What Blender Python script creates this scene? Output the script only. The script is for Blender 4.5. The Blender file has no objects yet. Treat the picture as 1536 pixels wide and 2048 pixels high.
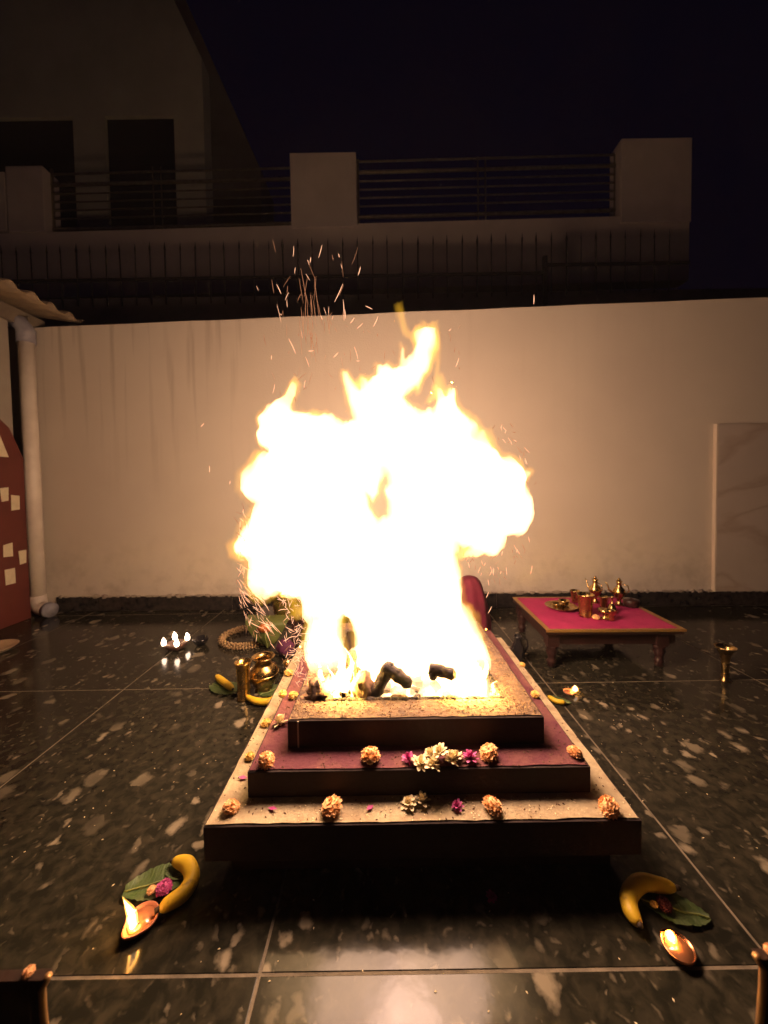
import bpy, math, random
import numpy as np
from mathutils import Vector, Matrix, noise
random.seed(7); np.random.seed(7)
S = bpy.context.scene
COL = S.collection
PI = math.pi

# ------------------------------------------------------------------ camera
H = 1.1; FPX = 740.0; PIT = math.radians(2.0); ROLL = math.radians(0.9)
cam = bpy.data.cameras.new('camera'); camo = bpy.data.objects.new('camera', cam); COL.objects.link(camo)
Fv = Vector((0, math.cos(PIT), -math.sin(PIT))); U0 = Vector((0, math.sin(PIT), math.cos(PIT))); R0 = Vector((1, 0, 0))
Rv = R0*math.cos(ROLL) - U0*math.sin(ROLL); Uv = R0*math.sin(ROLL) + U0*math.cos(ROLL)
m = Matrix((Rv, Uv, -Fv)).transposed().to_4x4(); m.translation = (0, 0, H)
camo.matrix_world = m
cam.sensor_fit = 'HORIZONTAL'; cam.sensor_width = 36.0; cam.lens = 36.0*FPX/1536
SH = 57 - FPX*math.tan(PIT)
cam.shift_y = -SH/1536
cam.dof.use_dof = True; cam.dof.focus_distance = 1.3; cam.dof.aperture_fstop = 3.2
cam.clip_start = 0.05; cam.clip_end = 400
S.camera = camo

# ------------------------------------------------------------------ world (night)
W = bpy.data.worlds.new('World'); S.world = W; W.use_nodes = True
wn = W.node_tree; wn.nodes.clear()
sky = wn.nodes.new('ShaderNodeTexSky'); sky.sky_type = 'NISHITA'; sky.sun_disc = False
sky.sun_elevation = math.radians(-7.0); sky.sun_rotation = math.radians(150)
bg = wn.nodes.new('ShaderNodeBackground'); bg.inputs[1].default_value = 0.06
bg2 = wn.nodes.new('ShaderNodeBackground'); bg2.inputs[0].default_value = (0.20, 0.14, 0.95, 1); bg2.inputs[1].default_value = 0.0030
ad = wn.nodes.new('ShaderNodeAddShader'); wo = wn.nodes.new('ShaderNodeOutputWorld')
wn.links.new(sky.outputs[0], bg.inputs[0]); wn.links.new(bg.outputs[0], ad.inputs[0])
wn.links.new(bg2.outputs[0], ad.inputs[1]); wn.links.new(ad.outputs[0], wo.inputs[0])
S.view_settings.view_transform = 'Standard'; S.view_settings.look = 'None'
S.view_settings.exposure = 0; S.view_settings.gamma = 1
S.cycles.max_bounces = 8; S.cycles.transparent_max_bounces = 48; S.cycles.diffuse_bounces = 3
S.cycles.glossy_bounces = 4; S.cycles.volume_bounces = 0; S.cycles.sample_clamp_indirect = 8; S.cycles.blur_glossy = 2.0; S.cycles.caustics_reflective = False; S.cycles.caustics_refractive = False
for x_, y_, z_, p_, r_ in ((.20, 1.52, 1.08, 32, .21), (-.14, 1.53, 1.14, 28, .20), (.06, 1.52, 1.34, 34, .17)):   # the light the fire throws
    l_ = bpy.data.lights.new('fire_light', 'POINT'); l_.energy = p_*1.08; l_.color = (1.0, .61, .46); l_.shadow_soft_size = r_
    lo_ = bpy.data.objects.new('fire_light', l_); lo_.location = (x_, y_, z_); COL.objects.link(lo_)
FIRE = (1.0, 0.60, 0.30)          # colour of the fire light
FIRE_DENS = 25.0                  # emission per metre of flame

# ------------------------------------------------------------------ helpers
def ray(px, py):
    return Fv + Rv*((px-768)/FPX) + Uv*(-(py-1024+SH)/FPX)
def G(px, py, z=0.0):             # point on the level z seen at photo pixel
    d = ray(px, py); t = (z-H)/d.z; return Vector((t*d.x, t*d.y, z))
def Y(px, py, y):                 # point on the upright plane at depth y
    d = ray(px, py); t = y/d.y; return Vector((t*d.x, y, H+t*d.z))

class MB:
    def __init__(s): s.v = []; s.f = []
    def add(s, v, f):
        o = len(s.v); s.v += [tuple(p) for p in v]; s.f += [tuple(i+o for i in q) for q in f]; return s
    def box(s, x0, x1, y0, y1, z0, z1):
        v = [(x, y, z) for z in (z0, z1) for y in (y0, y1) for x in (x0, x1)]
        return s.add(v, [(0, 2, 3, 1), (4, 5, 7, 6), (0, 1, 5, 4), (2, 6, 7, 3), (0, 4, 6, 2), (1, 3, 7, 5)])
    def prism(s, pts, a, b, axis='y'):   # polygon extruded
        n = len(pts)
        if axis == 'y': v = [(p[0], a, p[1]) for p in pts] + [(p[0], b, p[1]) for p in pts]
        elif axis == 'x': v = [(a, p[0], p[1]) for p in pts] + [(b, p[0], p[1]) for p in pts]
        else: v = [(p[0], p[1], a) for p in pts] + [(p[0], p[1], b) for p in pts]
        return s.add(v, [tuple(range(n)), tuple(range(2*n-1, n-1, -1))] + [(i, i+n, (i+1) % n+n, (i+1) % n) for i in range(n)])
    def lathe(s, prof, n=24, c=(0, 0, 0), sx=1, sy=1):
        v = []; f = []; k = len(prof)
        for r, z in prof:
            for i in range(n):
                a = 2*PI*i/n; v.append((c[0]+r*sx*math.cos(a), c[1]+r*sy*math.sin(a), c[2]+z))
        for j in range(k-1):
            for i in range(n): f.append((j*n+i, j*n+(i+1) % n, (j+1)*n+(i+1) % n, (j+1)*n+i))
        f.append(tuple(range(n-1, -1, -1))); f.append(tuple((k-1)*n+i for i in range(n)))
        return s.add(v, f)
    def tube(s, pts, rad, n=8, flat=1.0, up=(0, 0, 1)):
        pts = [Vector(p) for p in pts]; k = len(pts); v = []; f = []
        if not hasattr(rad, '__len__'): rad = [rad]*k
        for j, p in enumerate(pts):
            t = (pts[min(j+1, k-1)]-pts[max(j-1, 0)]).normalized()
            u = Vector(up)
            if abs(t.dot(u)) > .95: u = Vector((0, 1, 0))
            a = t.cross(u).normalized(); b = a.cross(t).normalized()
            for i in range(n):
                w = 2*PI*i/n; v.append(p+a*math.cos(w)*rad[j]+b*math.sin(w)*rad[j]*flat)
        for j in range(k-1):
            for i in range(n): f.append((j*n+i, j*n+(i+1) % n, (j+1)*n+(i+1) % n, (j+1)*n+i))
        f.append(tuple(range(n-1, -1, -1))); f.append(tuple((k-1)*n+i for i in range(n)))
        return s.add(v, f)
    def blob(s, c, r, amp=.15, fr=3, n=16, sc=(1, 1, 1), seed=0):
        v = []; f = []; k = n//2
        for j in range(k+1):
            th = PI*j/k
            for i in range(n):
                a = 2*PI*i/n; d = Vector((math.sin(th)*math.cos(a), math.sin(th)*math.sin(a), math.cos(th)))
                q = r*(1+amp*noise.noise(d*fr+Vector((seed, seed*1.7, 0)))*1.6)
                v.append((c[0]+d.x*q*sc[0], c[1]+d.y*q*sc[1], c[2]+d.z*q*sc[2]))
        for j in range(k):
            for i in range(n): f.append((j*n+i, (j+1)*n+i, (j+1)*n+(i+1) % n, j*n+(i+1) % n))
        return s.add(v, f)
    def mesh(s, name, mt, smooth=False):
        me = bpy.data.meshes.new(name); me.from_pydata(s.v, [], s.f); me.validate(); me.update()
        if mt: me.materials.append(mt)
        if smooth:
            for p in me.polygons: p.use_smooth = True
        return me
    def build(s, name, mt, parent=None, smooth=False, bevel=0, loc=None, auto=None):
        o = bpy.data.objects.new(name, s.mesh(name, mt, smooth)); COL.objects.link(o)
        if parent: o.parent = parent
        if loc is not None: o.location = loc
        if bevel:
            b = o.modifiers.new('bevel', 'BEVEL'); b.width = bevel; b.segments = 2; b.limit_method = 'ANGLE'
        return o
def tag(o, label=None, cat=None, group=None, kind=None):
    if label: o['label'] = label
    if cat: o['category'] = cat
    if group: o['group'] = group
    if kind: o['kind'] = kind
    return o
def empty(name, loc=(0, 0, 0), rz=0, label=None, cat=None, group=None):
    o = bpy.data.objects.new(name, None); COL.objects.link(o); o.location = loc; o.rotation_euler = (0, 0, rz)
    o.empty_display_size = .05
    return tag(o, label, cat, group)
def copy_tree(o, loc, rz=0, label=None, group=None, scale=None):
    c = o.copy(); COL.objects.link(c); c.location = loc; c.rotation_euler = (0, 0, rz)
    if label: c['label'] = label
    if group: c['group'] = group
    if scale: c.scale = (scale,)*3
    for ch in list(o.children):
        d = ch.copy(); COL.objects.link(d); d.parent = c
        for g in list(ch.children):
            e = g.copy(); COL.objects.link(e); e.parent = d
    return c

# ------------------------------------------------------------------ materials
def mat(name, col, rough=.6, metal=0, col2=None, scale=8, detail=6, bump=0, bscale=60, stretch=(1, 1, 1), lo=.35, hi=.65,
        spec=.5, obj=False, wet=None, transl=0, coat=0):
    M = bpy.data.materials.new(name); M.use_nodes = True; nt = M.node_tree; N = nt.nodes; L = nt.links
    b = N['Principled BSDF']; b.inputs['Roughness'].default_value = rough; b.inputs['Metallic'].default_value = metal
    b.inputs['Specular IOR Level'].default_value = spec
    if coat: b.inputs['Coat Weight'].default_value = coat; b.inputs['Coat Roughness'].default_value = .15
    b.inputs['Base Color'].default_value = (*col, 1)
    tc = N.new('ShaderNodeTexCoord') if obj else N.new('ShaderNodeNewGeometry')
    mp = N.new('ShaderNodeMapping'); mp.inputs['Scale'].default_value = stretch
    L.new(tc.outputs['Object' if obj else 'Position'], mp.inputs[0])
    if col2:
        n = N.new('ShaderNodeTexNoise'); n.inputs['Scale'].default_value = scale; n.inputs['Detail'].default_value = detail
        n.inputs['Roughness'].default_value = .62
        L.new(mp.outputs[0], n.inputs['Vector'])
        r = N.new('ShaderNodeMapRange'); r.inputs[1].default_value = lo; r.inputs[2].default_value = hi
        L.new(n.outputs['Fac'], r.inputs[0])
        x = N.new('ShaderNodeMix'); x.data_type = 'RGBA'; x.inputs[6].default_value = (*col, 1); x.inputs[7].default_value = (*col2, 1)
        L.new(r.outputs[0], x.inputs[0]); L.new(x.outputs[2], b.inputs['Base Color'])
        if wet:
            r2 = N.new('ShaderNodeMapRange'); r2.inputs[3].default_value = rough; r2.inputs[4].default_value = wet
            L.new(n.outputs['Fac'], r2.inputs[0]); L.new(r2.outputs[0], b.inputs['Roughness'])
    if bump:
        n2 = N.new('ShaderNodeTexNoise'); n2.inputs['Scale'].default_value = bscale; n2.inputs['Detail'].default_value = 5
        L.new(mp.outputs[0], n2.inputs['Vector'])
        bp = N.new('ShaderNodeBump'); bp.inputs['Strength'].default_value = bump; bp.inputs['Distance'].default_value = .01
        L.new(n2.outputs['Fac'], bp.inputs['Height']); L.new(bp.outputs[0], b.inputs['Normal'])
    M['p'] = 1
    return M
def emis(name, col, st):
    M = bpy.data.materials.new(name); M.use_nodes = True; N = M.node_tree.nodes; N.clear()
    e = N.new('ShaderNodeEmission'); e.inputs[0].default_value = (*col, 1); e.inputs[1].default_value = st
    o = N.new('ShaderNodeOutputMaterial'); M.node_tree.links.new(e.outputs[0], o.inputs['Surface']); return M
def vemis(name, col, st):         # glowing gas: brightness grows with the depth of flame looked through
    M = bpy.data.materials.new(name); M.use_nodes = True; N = M.node_tree.nodes; N.clear()
    e = N.new('ShaderNodeEmission'); e.inputs[0].default_value = (*col, 1); e.inputs[1].default_value = st
    o = N.new('ShaderNodeOutputMaterial'); M.node_tree.links.new(e.outputs[0], o.inputs['Volume']); return M

def granite():
    M = bpy.data.materials.new('polished_granite'); M.use_nodes = True; nt = M.node_tree; N = nt.nodes; L = nt.links
    b = N['Principled BSDF']; b.inputs['Specular IOR Level'].default_value = .19
    g = N.new('ShaderNodeNewGeometry'); oi = N.new('ShaderNodeObjectInfo')
    # each slab is cut from its own place in the stone
    off = N.new('ShaderNodeVectorMath'); off.operation = 'MULTIPLY_ADD'
    cb = N.new('ShaderNodeCombineXYZ'); L.new(oi.outputs['Random'], cb.inputs[0]); L.new(oi.outputs['Random'], cb.inputs[1])
    L.new(cb.outputs[0], off.inputs[0]); off.inputs[1].default_value = (13, 7, 0); L.new(g.outputs['Position'], off.inputs[2])
    dn = N.new('ShaderNodeTexNoise'); dn.inputs['Scale'].default_value = 22; dn.inputs['Detail'].default_value = 4
    L.new(off.outputs[0], dn.inputs['Vector'])
    wv = N.new('ShaderNodeVectorMath'); wv.operation = 'MULTIPLY_ADD'; wv.inputs[1].default_value = (.065, .065, 0)
    L.new(dn.outputs['Color'], wv.inputs[0]); L.new(off.outputs[0], wv.inputs[2])
    def flecks(scale, rot, st, thr, soft):
        mp = N.new('ShaderNodeMapping'); mp.inputs['Scale'].default_value = (1, st, 1); mp.inputs['Rotation'].default_value = (0, 0, rot)
        L.new(wv.outputs[0], mp.inputs[0])
        v = N.new('ShaderNodeTexVoronoi'); v.voronoi_dimensions = '2D'; v.inputs['Scale'].default_value = scale
        L.new(mp.outputs[0], v.inputs['Vector'])
        sp = N.new('ShaderNodeSeparateColor'); L.new(v.outputs['Color'], sp.inputs[0])
        # cell radius from its random colour, most cells empty
        r = N.new('ShaderNodeMapRange'); r.inputs[1].default_value = thr; r.inputs[2].default_value = 1; r.inputs[3].default_value = 0; r.inputs[4].default_value = .42
        L.new(sp.outputs[0], r.inputs[0])
        s = N.new('ShaderNodeMath'); s.operation = 'SUBTRACT'; L.new(r.outputs[0], s.inputs[0]); L.new(v.outputs['Distance'], s.inputs[1])
        q = N.new('ShaderNodeMapRange'); q.inputs[1].default_value = 0; q.inputs[2].default_value = soft; L.new(s.outputs[0], q.inputs[0])
        k = N.new('ShaderNodeMath'); k.operation = 'MULTIPLY'; L.new(q.outputs[0], k.inputs[0]); 
        k2 = N.new('ShaderNodeMapRange'); k2.inputs[3].default_value = .25; k2.inputs[4].default_value = 1; L.new(sp.outputs[1], k2.inputs[0]); L.new(k2.outputs[0], k.inputs[1])
        return k.outputs[0]
    a = flecks(11, .25, .75, .66, .16); c = flecks(21, -.3, .8, .68, .2); d = flecks(46, .2, .9, .6, .3)
    def mx(a, b_):
        n = N.new('ShaderNodeMath'); n.operation = 'MAXIMUM'; L.new(a, n.inputs[0]); L.new(b_, n.inputs[1]); return n.outputs[0]
    d2 = N.new('ShaderNodeMath'); d2.operation = 'MULTIPLY'; d2.inputs[1].default_value = .45; L.new(d, d2.inputs[0])
    fac = mx(mx(a, c), d2.outputs[0])
    # clouds: areas with many and with few crystals
    cl = N.new('ShaderNodeTexNoise'); cl.inputs['Scale'].default_value = 1.7; cl.inputs['Detail'].default_value = 4; L.new(off.outputs[0], cl.inputs['Vector'])
    cr = N.new('ShaderNodeMapRange'); cr.inputs[1].default_value = .38; cr.inputs[2].default_value = .62; cr.inputs[3].default_value = .10; L.new(cl.outputs['Fac'], cr.inputs[0])
    fm = N.new('ShaderNodeMath'); fm.operation = 'MULTIPLY'; L.new(fac, fm.inputs[0]); L.new(cr.outputs[0], fm.inputs[1])
    base = N.new('ShaderNodeMix'); base.data_type = 'RGBA'; base.inputs[6].default_value = (.016, .0155, .011, 1); base.inputs[7].default_value = (.044, .039, .026, 1)
    sm = N.new('ShaderNodeTexNoise'); sm.inputs['Scale'].default_value = 28; sm.inputs['Detail'].default_value = 8; L.new(wv.outputs[0], sm.inputs['Vector'])
    sr = N.new('ShaderNodeMapRange'); sr.inputs[1].default_value = .4; sr.inputs[2].default_value = .7; L.new(sm.outputs['Fac'], sr.inputs[0]); L.new(sr.outputs[0], base.inputs[0])
    x = N.new('ShaderNodeMix'); x.data_type = 'RGBA'; x.inputs[7].default_value = (.40, .34, .24, 1)
    L.new(base.outputs[2], x.inputs[6]); L.new(fm.outputs[0], x.inputs[0]); L.new(x.outputs[2], b.inputs['Base Color'])
    # smears and dust on the polish
    rn = N.new('ShaderNodeTexNoise'); rn.inputs['Scale'].default_value = 5; rn.inputs['Detail'].default_value = 7; L.new(g.outputs['Position'], rn.inputs['Vector'])
    rr = N.new('ShaderNodeMapRange'); rr.inputs[1].default_value = .3; rr.inputs[2].default_value = .75; rr.inputs[3].default_value = .08; rr.inputs[4].default_value = .21
    L.new(rn.outputs['Fac'], rr.inputs[0]); L.new(rr.outputs[0], b.inputs['Roughness'])
    bn = N.new('ShaderNodeTexNoise'); bn.inputs['Scale'].default_value = 14; bn.inputs['Detail'].default_value = 3; L.new(g.outputs['Position'], bn.inputs['Vector'])
    bp = N.new('ShaderNodeBump'); bp.inputs['Strength'].default_value = .06; bp.inputs['Distance'].default_value = .01
    L.new(bn.outputs['Fac'], bp.inputs['Height']); L.new(bp.outputs[0], b.inputs['Normal'])
    return M

def wall_plaster():
    M = mat('cream_wall_plaster', (.72, .64, .54), .8, 0, (.66, .58, .49), 1.6, 8, .15, 90, lo=.3, hi=.75)
    nt = M.node_tree; N = nt.nodes; L = nt.links; b = N['Principled BSDF']
    old = b.inputs['Base Color'].links[0].from_socket
    g = N.new('ShaderNodeNewGeometry'); sp = N.new('ShaderNodeSeparateXYZ'); L.new(g.outputs['Position'], sp.inputs[0])
    # rain runs down from the coping: narrow vertical streaks on the left half
    mp = N.new('ShaderNodeMapping'); mp.inputs['Scale'].default_value = (7, 0, .35); L.new(g.outputs['Position'], mp.inputs[0])
    n = N.new('ShaderNodeTexNoise'); n.inputs['Scale'].default_value = 1.6; n.inputs['Detail'].default_value = 6; L.new(mp.outputs[0], n.inputs['Vector'])
    r = N.new('ShaderNodeMapRange'); r.inputs[1].default_value = .55; r.inputs[2].default_value = .72; L.new(n.outputs['Fac'], r.inputs[0])
    zx = N.new('ShaderNodeMapRange'); zx.inputs[1].default_value = .9; zx.inputs[2].default_value = 2.3; L.new(sp.outputs[2], zx.inputs[0])
    xx = N.new('ShaderNodeMapRange'); xx.inputs[1].default_value = -.6; xx.inputs[2].default_value = -1.6; xx.inputs[3].default_value = .12; L.new(sp.outputs[0], xx.inputs[0])
    k = N.new('ShaderNodeMath'); k.operation = 'MULTIPLY'; L.new(r.outputs[0], k.inputs[0]); L.new(zx.outputs[0], k.inputs[1])
    k2 = N.new('ShaderNodeMath'); k2.operation = 'MULTIPLY'; L.new(k.outputs[0], k2.inputs[0]); L.new(xx.outputs[0], k2.inputs[1])
    x = N.new('ShaderNodeMix'); x.data_type = 'RGBA'; x.inputs[7].default_value = (.42, .34, .27, 1)
    km = N.new('ShaderNodeMath'); km.operation = 'MULTIPLY'; km.inputs[1].default_value = .75; L.new(k2.outputs[0], km.inputs[0])
    L.new(old, x.inputs[6]); L.new(km.outputs[0], x.inputs[0])
    # splash dirt low down
    n3 = N.new('ShaderNodeTexNoise'); n3.inputs['Scale'].default_value = 5; n3.inputs['Detail'].default_value = 9; n3.inputs['Roughness'].default_value = .7; L.new(g.outputs['Position'], n3.inputs['Vector'])
    r3 = N.new('ShaderNodeMapRange'); r3.inputs[1].default_value = .48; r3.inputs[2].default_value = .7; L.new(n3.outputs['Fac'], r3.inputs[0])
    z3 = N.new('ShaderNodeMapRange'); z3.inputs[1].default_value = .75; z3.inputs[2].default_value = .2; z3.inputs[4].default_value = .6; L.new(sp.outputs[2], z3.inputs[0])
    k3 = N.new('ShaderNodeMath'); k3.operation = 'MULTIPLY'; L.new(r3.outputs[0], k3.inputs[0]); L.new(z3.outputs[0], k3.inputs[1])
    y = N.new('ShaderNodeMix'); y.data_type = 'RGBA'; y.inputs[7].default_value = (.40, .33, .26, 1)
    L.new(x.outputs[2], y.inputs[6]); L.new(k3.outputs[0], y.inputs[0]); L.new(y.outputs[2], b.inputs['Base Color'])
    return M

def marble():
    M = mat('veined_marble', (.60, .52, .46), .35, 0, (.54, .46, .40), 2, 5)
    nt = M.node_tree; N = nt.nodes; L = nt.links; b = N['Principled BSDF']; old = b.inputs['Base Color'].links[0].from_socket
    g = N.new('ShaderNodeNewGeometry'); mp = N.new('ShaderNodeMapping'); mp.inputs['Rotation'].default_value = (0, .7, 0); mp.inputs['Scale'].default_value = (1, 1, 2.4)
    L.new(g.outputs['Position'], mp.inputs[0])
    n = N.new('ShaderNodeTexNoise'); n.inputs['Scale'].default_value = .9; n.inputs['Detail'].default_value = 8; n.inputs['Distortion'].default_value = .4; L.new(mp.outputs[0], n.inputs['Vector'])
    s = N.new('ShaderNodeMath'); s.operation = 'SUBTRACT'; s.inputs[1].default_value = .5; L.new(n.outputs['Fac'], s.inputs[0])
    a = N.new('ShaderNodeMath'); a.operation = 'ABSOLUTE'; L.new(s.outputs[0], a.inputs[0])
    r = N.new('ShaderNodeMapRange'); r.inputs[1].default_value = .05; r.inputs[2].default_value = 0; r.inputs[4].default_value = .45; L.new(a.outputs[0], r.inputs[0])
    x = N.new('ShaderNodeMix'); x.data_type = 'RGBA'; x.inputs[7].default_value = (.33, .22, .15, 1)
    L.new(old, x.inputs[6]); L.new(r.outputs[0], x.inputs[0]); L.new(x.outputs[2], b.inputs['Base Color']); return M

M_gran = granite(); M_wall = wall_plaster(); M_marb = marble()
M_grout = mat('pale_grout', (.23, .19, .13), .85, 0, (.12, .10, .07), 14, 5, .3, 120)
M_skirt = mat('black_skirting_stone', (.012, .011, .014), .25, 0, (.05, .042, .036), 20, 8)
M_cement = mat('rough_cement', (.45, .38, .30), .9, 0, (.30, .25, .2), 12, 6, .5, 60)
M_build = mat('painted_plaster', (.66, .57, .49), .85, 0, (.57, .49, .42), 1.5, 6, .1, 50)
M_house = mat('ochre_plaster', (.60, .58, .42), .85, 0, (.50, .48, .34), 1.2, 6, .1, 40)
M_house2 = mat('grey_plaster', (.30, .27, .22), .85, 0, (.24, .21, .18), 1.2, 6)
M_dark = mat('room_shade', (.02, .02, .025), .8)
M_steel = mat('rail_steel', (.42, .36, .25), .35, .85, (.3, .26, .19), 10, 4)
M_iron = mat('black_iron', (.012, .011, .012), .6, .2, (.03, .022, .016), 25, 4)
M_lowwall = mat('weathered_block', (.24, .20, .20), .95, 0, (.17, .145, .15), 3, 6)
M_ground = mat('ground_earth', (.07, .055, .04), .95, 0, (.04, .035, .03), .6, 6)
M_pipe = mat('white_pipe', (.78, .70, .60), .45, 0, (.66, .58, .49), 5, 5)
M_collar = mat('grey_pipe_collar', (.30, .30, .34), .5, 0, (.22, .21, .24), 14, 4)
M_roof = mat('corrugated_sheet', (.30, .22, .13), .6, .1, (.20, .145, .09), 5, 7, .1, 30)
M_beam = mat('steel_beam', (.22, .18, .13), .6, .1, (.14, .11, .08), 8, 5)
M_redb = mat('red_painted_board', (.14, .028, .018), .6, 0, (.11, .022, .015), 5, 6, .1, 50)
M_paper = mat('cream_paper', (.74, .66, .45), .7, 0, (.66, .57, .38), 18, 3)
M_side = mat('oxide_brown_paint', (.030, .015, .014), .85, 0, (.019, .010, .010), 10, 7, .35, 45)
M_kbot = mat('rice_flour_dusted', (.48, .39, .24), .85, 0, (.30, .22, .13), 15, 9, .5, 70, lo=.42, hi=.66)
M_kmid = mat('kumkum_red_dusted', (.105, .022, .036), .85, 0, (.19, .075, .06), 9, 8, .4, 70, lo=.45, hi=.72)
M_ktop = mat('turmeric_dusted', (.115, .070, .046), .9, 0, (.05, .028, .021), 20, 9, .7, 60, lo=.42, hi=.68)
M_ash = mat('ash_and_char', (.06, .042, .032), .95, 0, (.02, .014, .012), 18, 8, 1, 50)
M_husk = mat('samagri_grains', (.13, .075, .045), .9, 0, (.12, .055, .03), 60, 3)
M_char = mat('charred_wood', (.028, .018, .015), .8, 0, (.09, .05, .035), 16, 7, 1, 40, stretch=(1, 1, 1), lo=.45, hi=.7)
M_burnt = mat('burning_wood', (.36, .21, .12), .8, 0, (.10, .06, .045), 13, 7, .9, 30)
M_mari = mat('marigold_petal', (.90, .45, .18), .7, 0, (.86, .55, .28), 60, 3)
M_mariy = mat('yellow_petal', (.80, .50, .10), .7, 0, (.80, .56, .2), 60, 3)
M_cream = mat('cream_petal', (.88, .76, .50), .7, 0, (.80, .66, .38), 60, 3)
M_pink = mat('pink_petal', (.50, .05, .24), .6, 0, (.62, .12, .34), 60, 3)
M_stem = mat('calyx_green', (.06, .07, .02), .7)
M_ban = mat('banana_peel', (.80, .52, .03), .5, 0, (.26, .13, .02), 34, 7, .1, 50, lo=.56, hi=.74)
M_bantip = mat('banana_tip', (.05, .03, .015), .8)
M_leaf = mat('banana_leaf', (.05, .095, .022), .45, 0, (.085, .12, .04), 9, 6, .35, 60, stretch=(3, 1, 1))
M_rib = mat('leaf_midrib', (.22, .26, .08), .5)
M_clay = mat('terracotta', (.52, .20, .11), .75, 0, (.42, .15, .08), 26, 5, .2, 80)
M_clayd = mat('dark_fired_clay', (.10, .045, .03), .7, 0, (.07, .03, .02), 26, 5)
M_oil = mat('lamp_oil', (.40, .16, .07), .08, 0, spec=.8)
M_wick = mat('cotton_wick', (.5, .42, .3), .9)
M_brass = mat('brass', (.60, .42, .17), .2, 1, (.42, .28, .11), 16, 6, .12, 30, wet=.34)
M_copper = mat('copper', (.55, .25, .12), .25, 1, (.40, .17, .08), 22, 5)
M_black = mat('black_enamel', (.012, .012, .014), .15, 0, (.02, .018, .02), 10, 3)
M_steelb = mat('stainless_steel', (.62, .58, .55), .15, 1, (.5, .46, .42), 30, 3)
M_wood = mat('dark_teak', (.04, .014, .012), .4, 0, (.022, .009, .008), 12, 6, .15, 40, stretch=(1, 6, 6), coat=.3)
M_pinkc = mat('magenta_cloth', (.46, .020, .13), .85, 0, (.37, .014, .10), 10, 6, .4, 140)
M_gold = mat('gold_border', (.30, .19, .06), .5, .4, (.38, .20, .05), 70, 3, .4, 150)
M_red = mat('red_cloth', (.15, .010, .035), .85, 0, (.11, .008, .025), 8, 5, .3, 60)
M_purp = mat('purple_cloth', (.10, .015, .06), .8, 0, (.07, .01, .05), 9, 5)
M_cane = mat('jasmine_buds', (.46, .33, .17), .8, 0, (.36, .22, .10), 50, 3)
M_stool = mat('dark_stool_wood', (.040, .018, .011), .5, 0, (.025, .012, .008), 9, 6, .15, 40, stretch=(6, 1, 1))
M_litedge = mat('firelit_edge', (.50, .30, .12), .4, .6, (.38, .2, .08), 20, 5)  # bright tone that paints firelight onto the board edges
M_flame = vemis('flame_gas', FIRE, FIRE_DENS)
M_wisp = vemis('thin_flame_gas', (1.0, .50, .03), 13)
M_lick = vemis('low_flame_gas', (1.0, .60, .13), 20)
M_lamp = emis('lamp_flame', (1.0, .66, .40), 6.0)
M_lampv = vemis('lamp_flame_rim', (1.0, .42, .08), 7.0)
M_lamp4 = emis('lamp_flame_bright', (1.0, .70, .48), 20.0)
M_spark = emis('spark_glow', (1.0, .48, .26), 2.1)
M_spark2 = emis('spark_glow_faint', (1.0, .38, .17), .55)

# ------------------------------------------------------------------ ground + floor
tag(MB().add([(-24, 3.3, -.05), (24, 3.3, -.05), (24, 36, -.05), (-24, 36, -.05), (-24, -10, -.05), (24, -10, -.05)],
             [(4, 5, 1, 0), (0, 1, 2, 3)]).build('ground', M_ground), kind='structure')
floor = MB().box(-5.0, 5.6, -2.6, 3.7, -.045, -.0015).build('floor', M_grout)
tag(floor, kind='structure')
XJ = [-4.89, -3.74, -2.59, -1.436, -.297, .865, 2.01, 3.16, 4.31, 5.5]
YJ = [-2.55, -1.575, -.39, .795, 1.98, 3.165, 3.68]
g = .0036
for i in range(len(XJ)-1):
    for j in range(len(YJ)-1):
        MB().box(XJ[i]+g, XJ[i+1]-g, YJ[j]+g, YJ[j+1]-g, -.03, 0).build('floor_tile', M_gran, floor, bevel=.0012)

# thin haze added to lift the dark areas, like a lens veil
HZ = bpy.data.materials.new('veil_haze'); HZ.use_nodes = True; hn = HZ.node_tree; hn.nodes.clear()
pv = hn.nodes.new('ShaderNodeVolumePrincipled'); pv.inputs['Color'].default_value = (.86, .80, .78, 1); pv.inputs['Density'].default_value = .0017
ho_ = hn.nodes.new('ShaderNodeOutputMaterial'); hn.links.new(pv.outputs[0], ho_.inputs['Volume'])
tag(MB().box(-25, 25, -11, 37, -1.05, 18).build('haze', HZ), kind='stuff')
# ------------------------------------------------------------------ boundary wall
def WY(x): return 3.293-.0217*(x+2.976)
wall = empty('boundary_wall', (0, 0, 0), 0, 'long cream plastered wall behind the fire, streaked with rain at its left half', 'wall')
n = 60; pts = []
mb = MB()
xs = [(-4.6+9.9*i/n) for i in range(n+1)]
v = []
for x in xs:
    zt = 2.515+.0155*(x+2.976)+.006*noise.noise(Vector((x*2, 0, 0)))
    y = WY(x)
    v += [(x, y, -.04), (x, y, zt), (x, y+.2, zt), (x, y+.2, -.04)]
f = []
for i in range(n):
    a = i*4
    for k in range(4): f.append((a+k, a+4+k, a+4+(k+1) % 4, a+(k+1) % 4))
f += [(0, 1, 2, 3), (n*4+3, n*4+2, n*4+1, n*4)]
mb.add(v, f).build('plaster', M_wall, wall)
sj = [-2.95, -2.56, -1.36, -.18, .97, 2.12, 3.3, 4.4]
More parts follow.
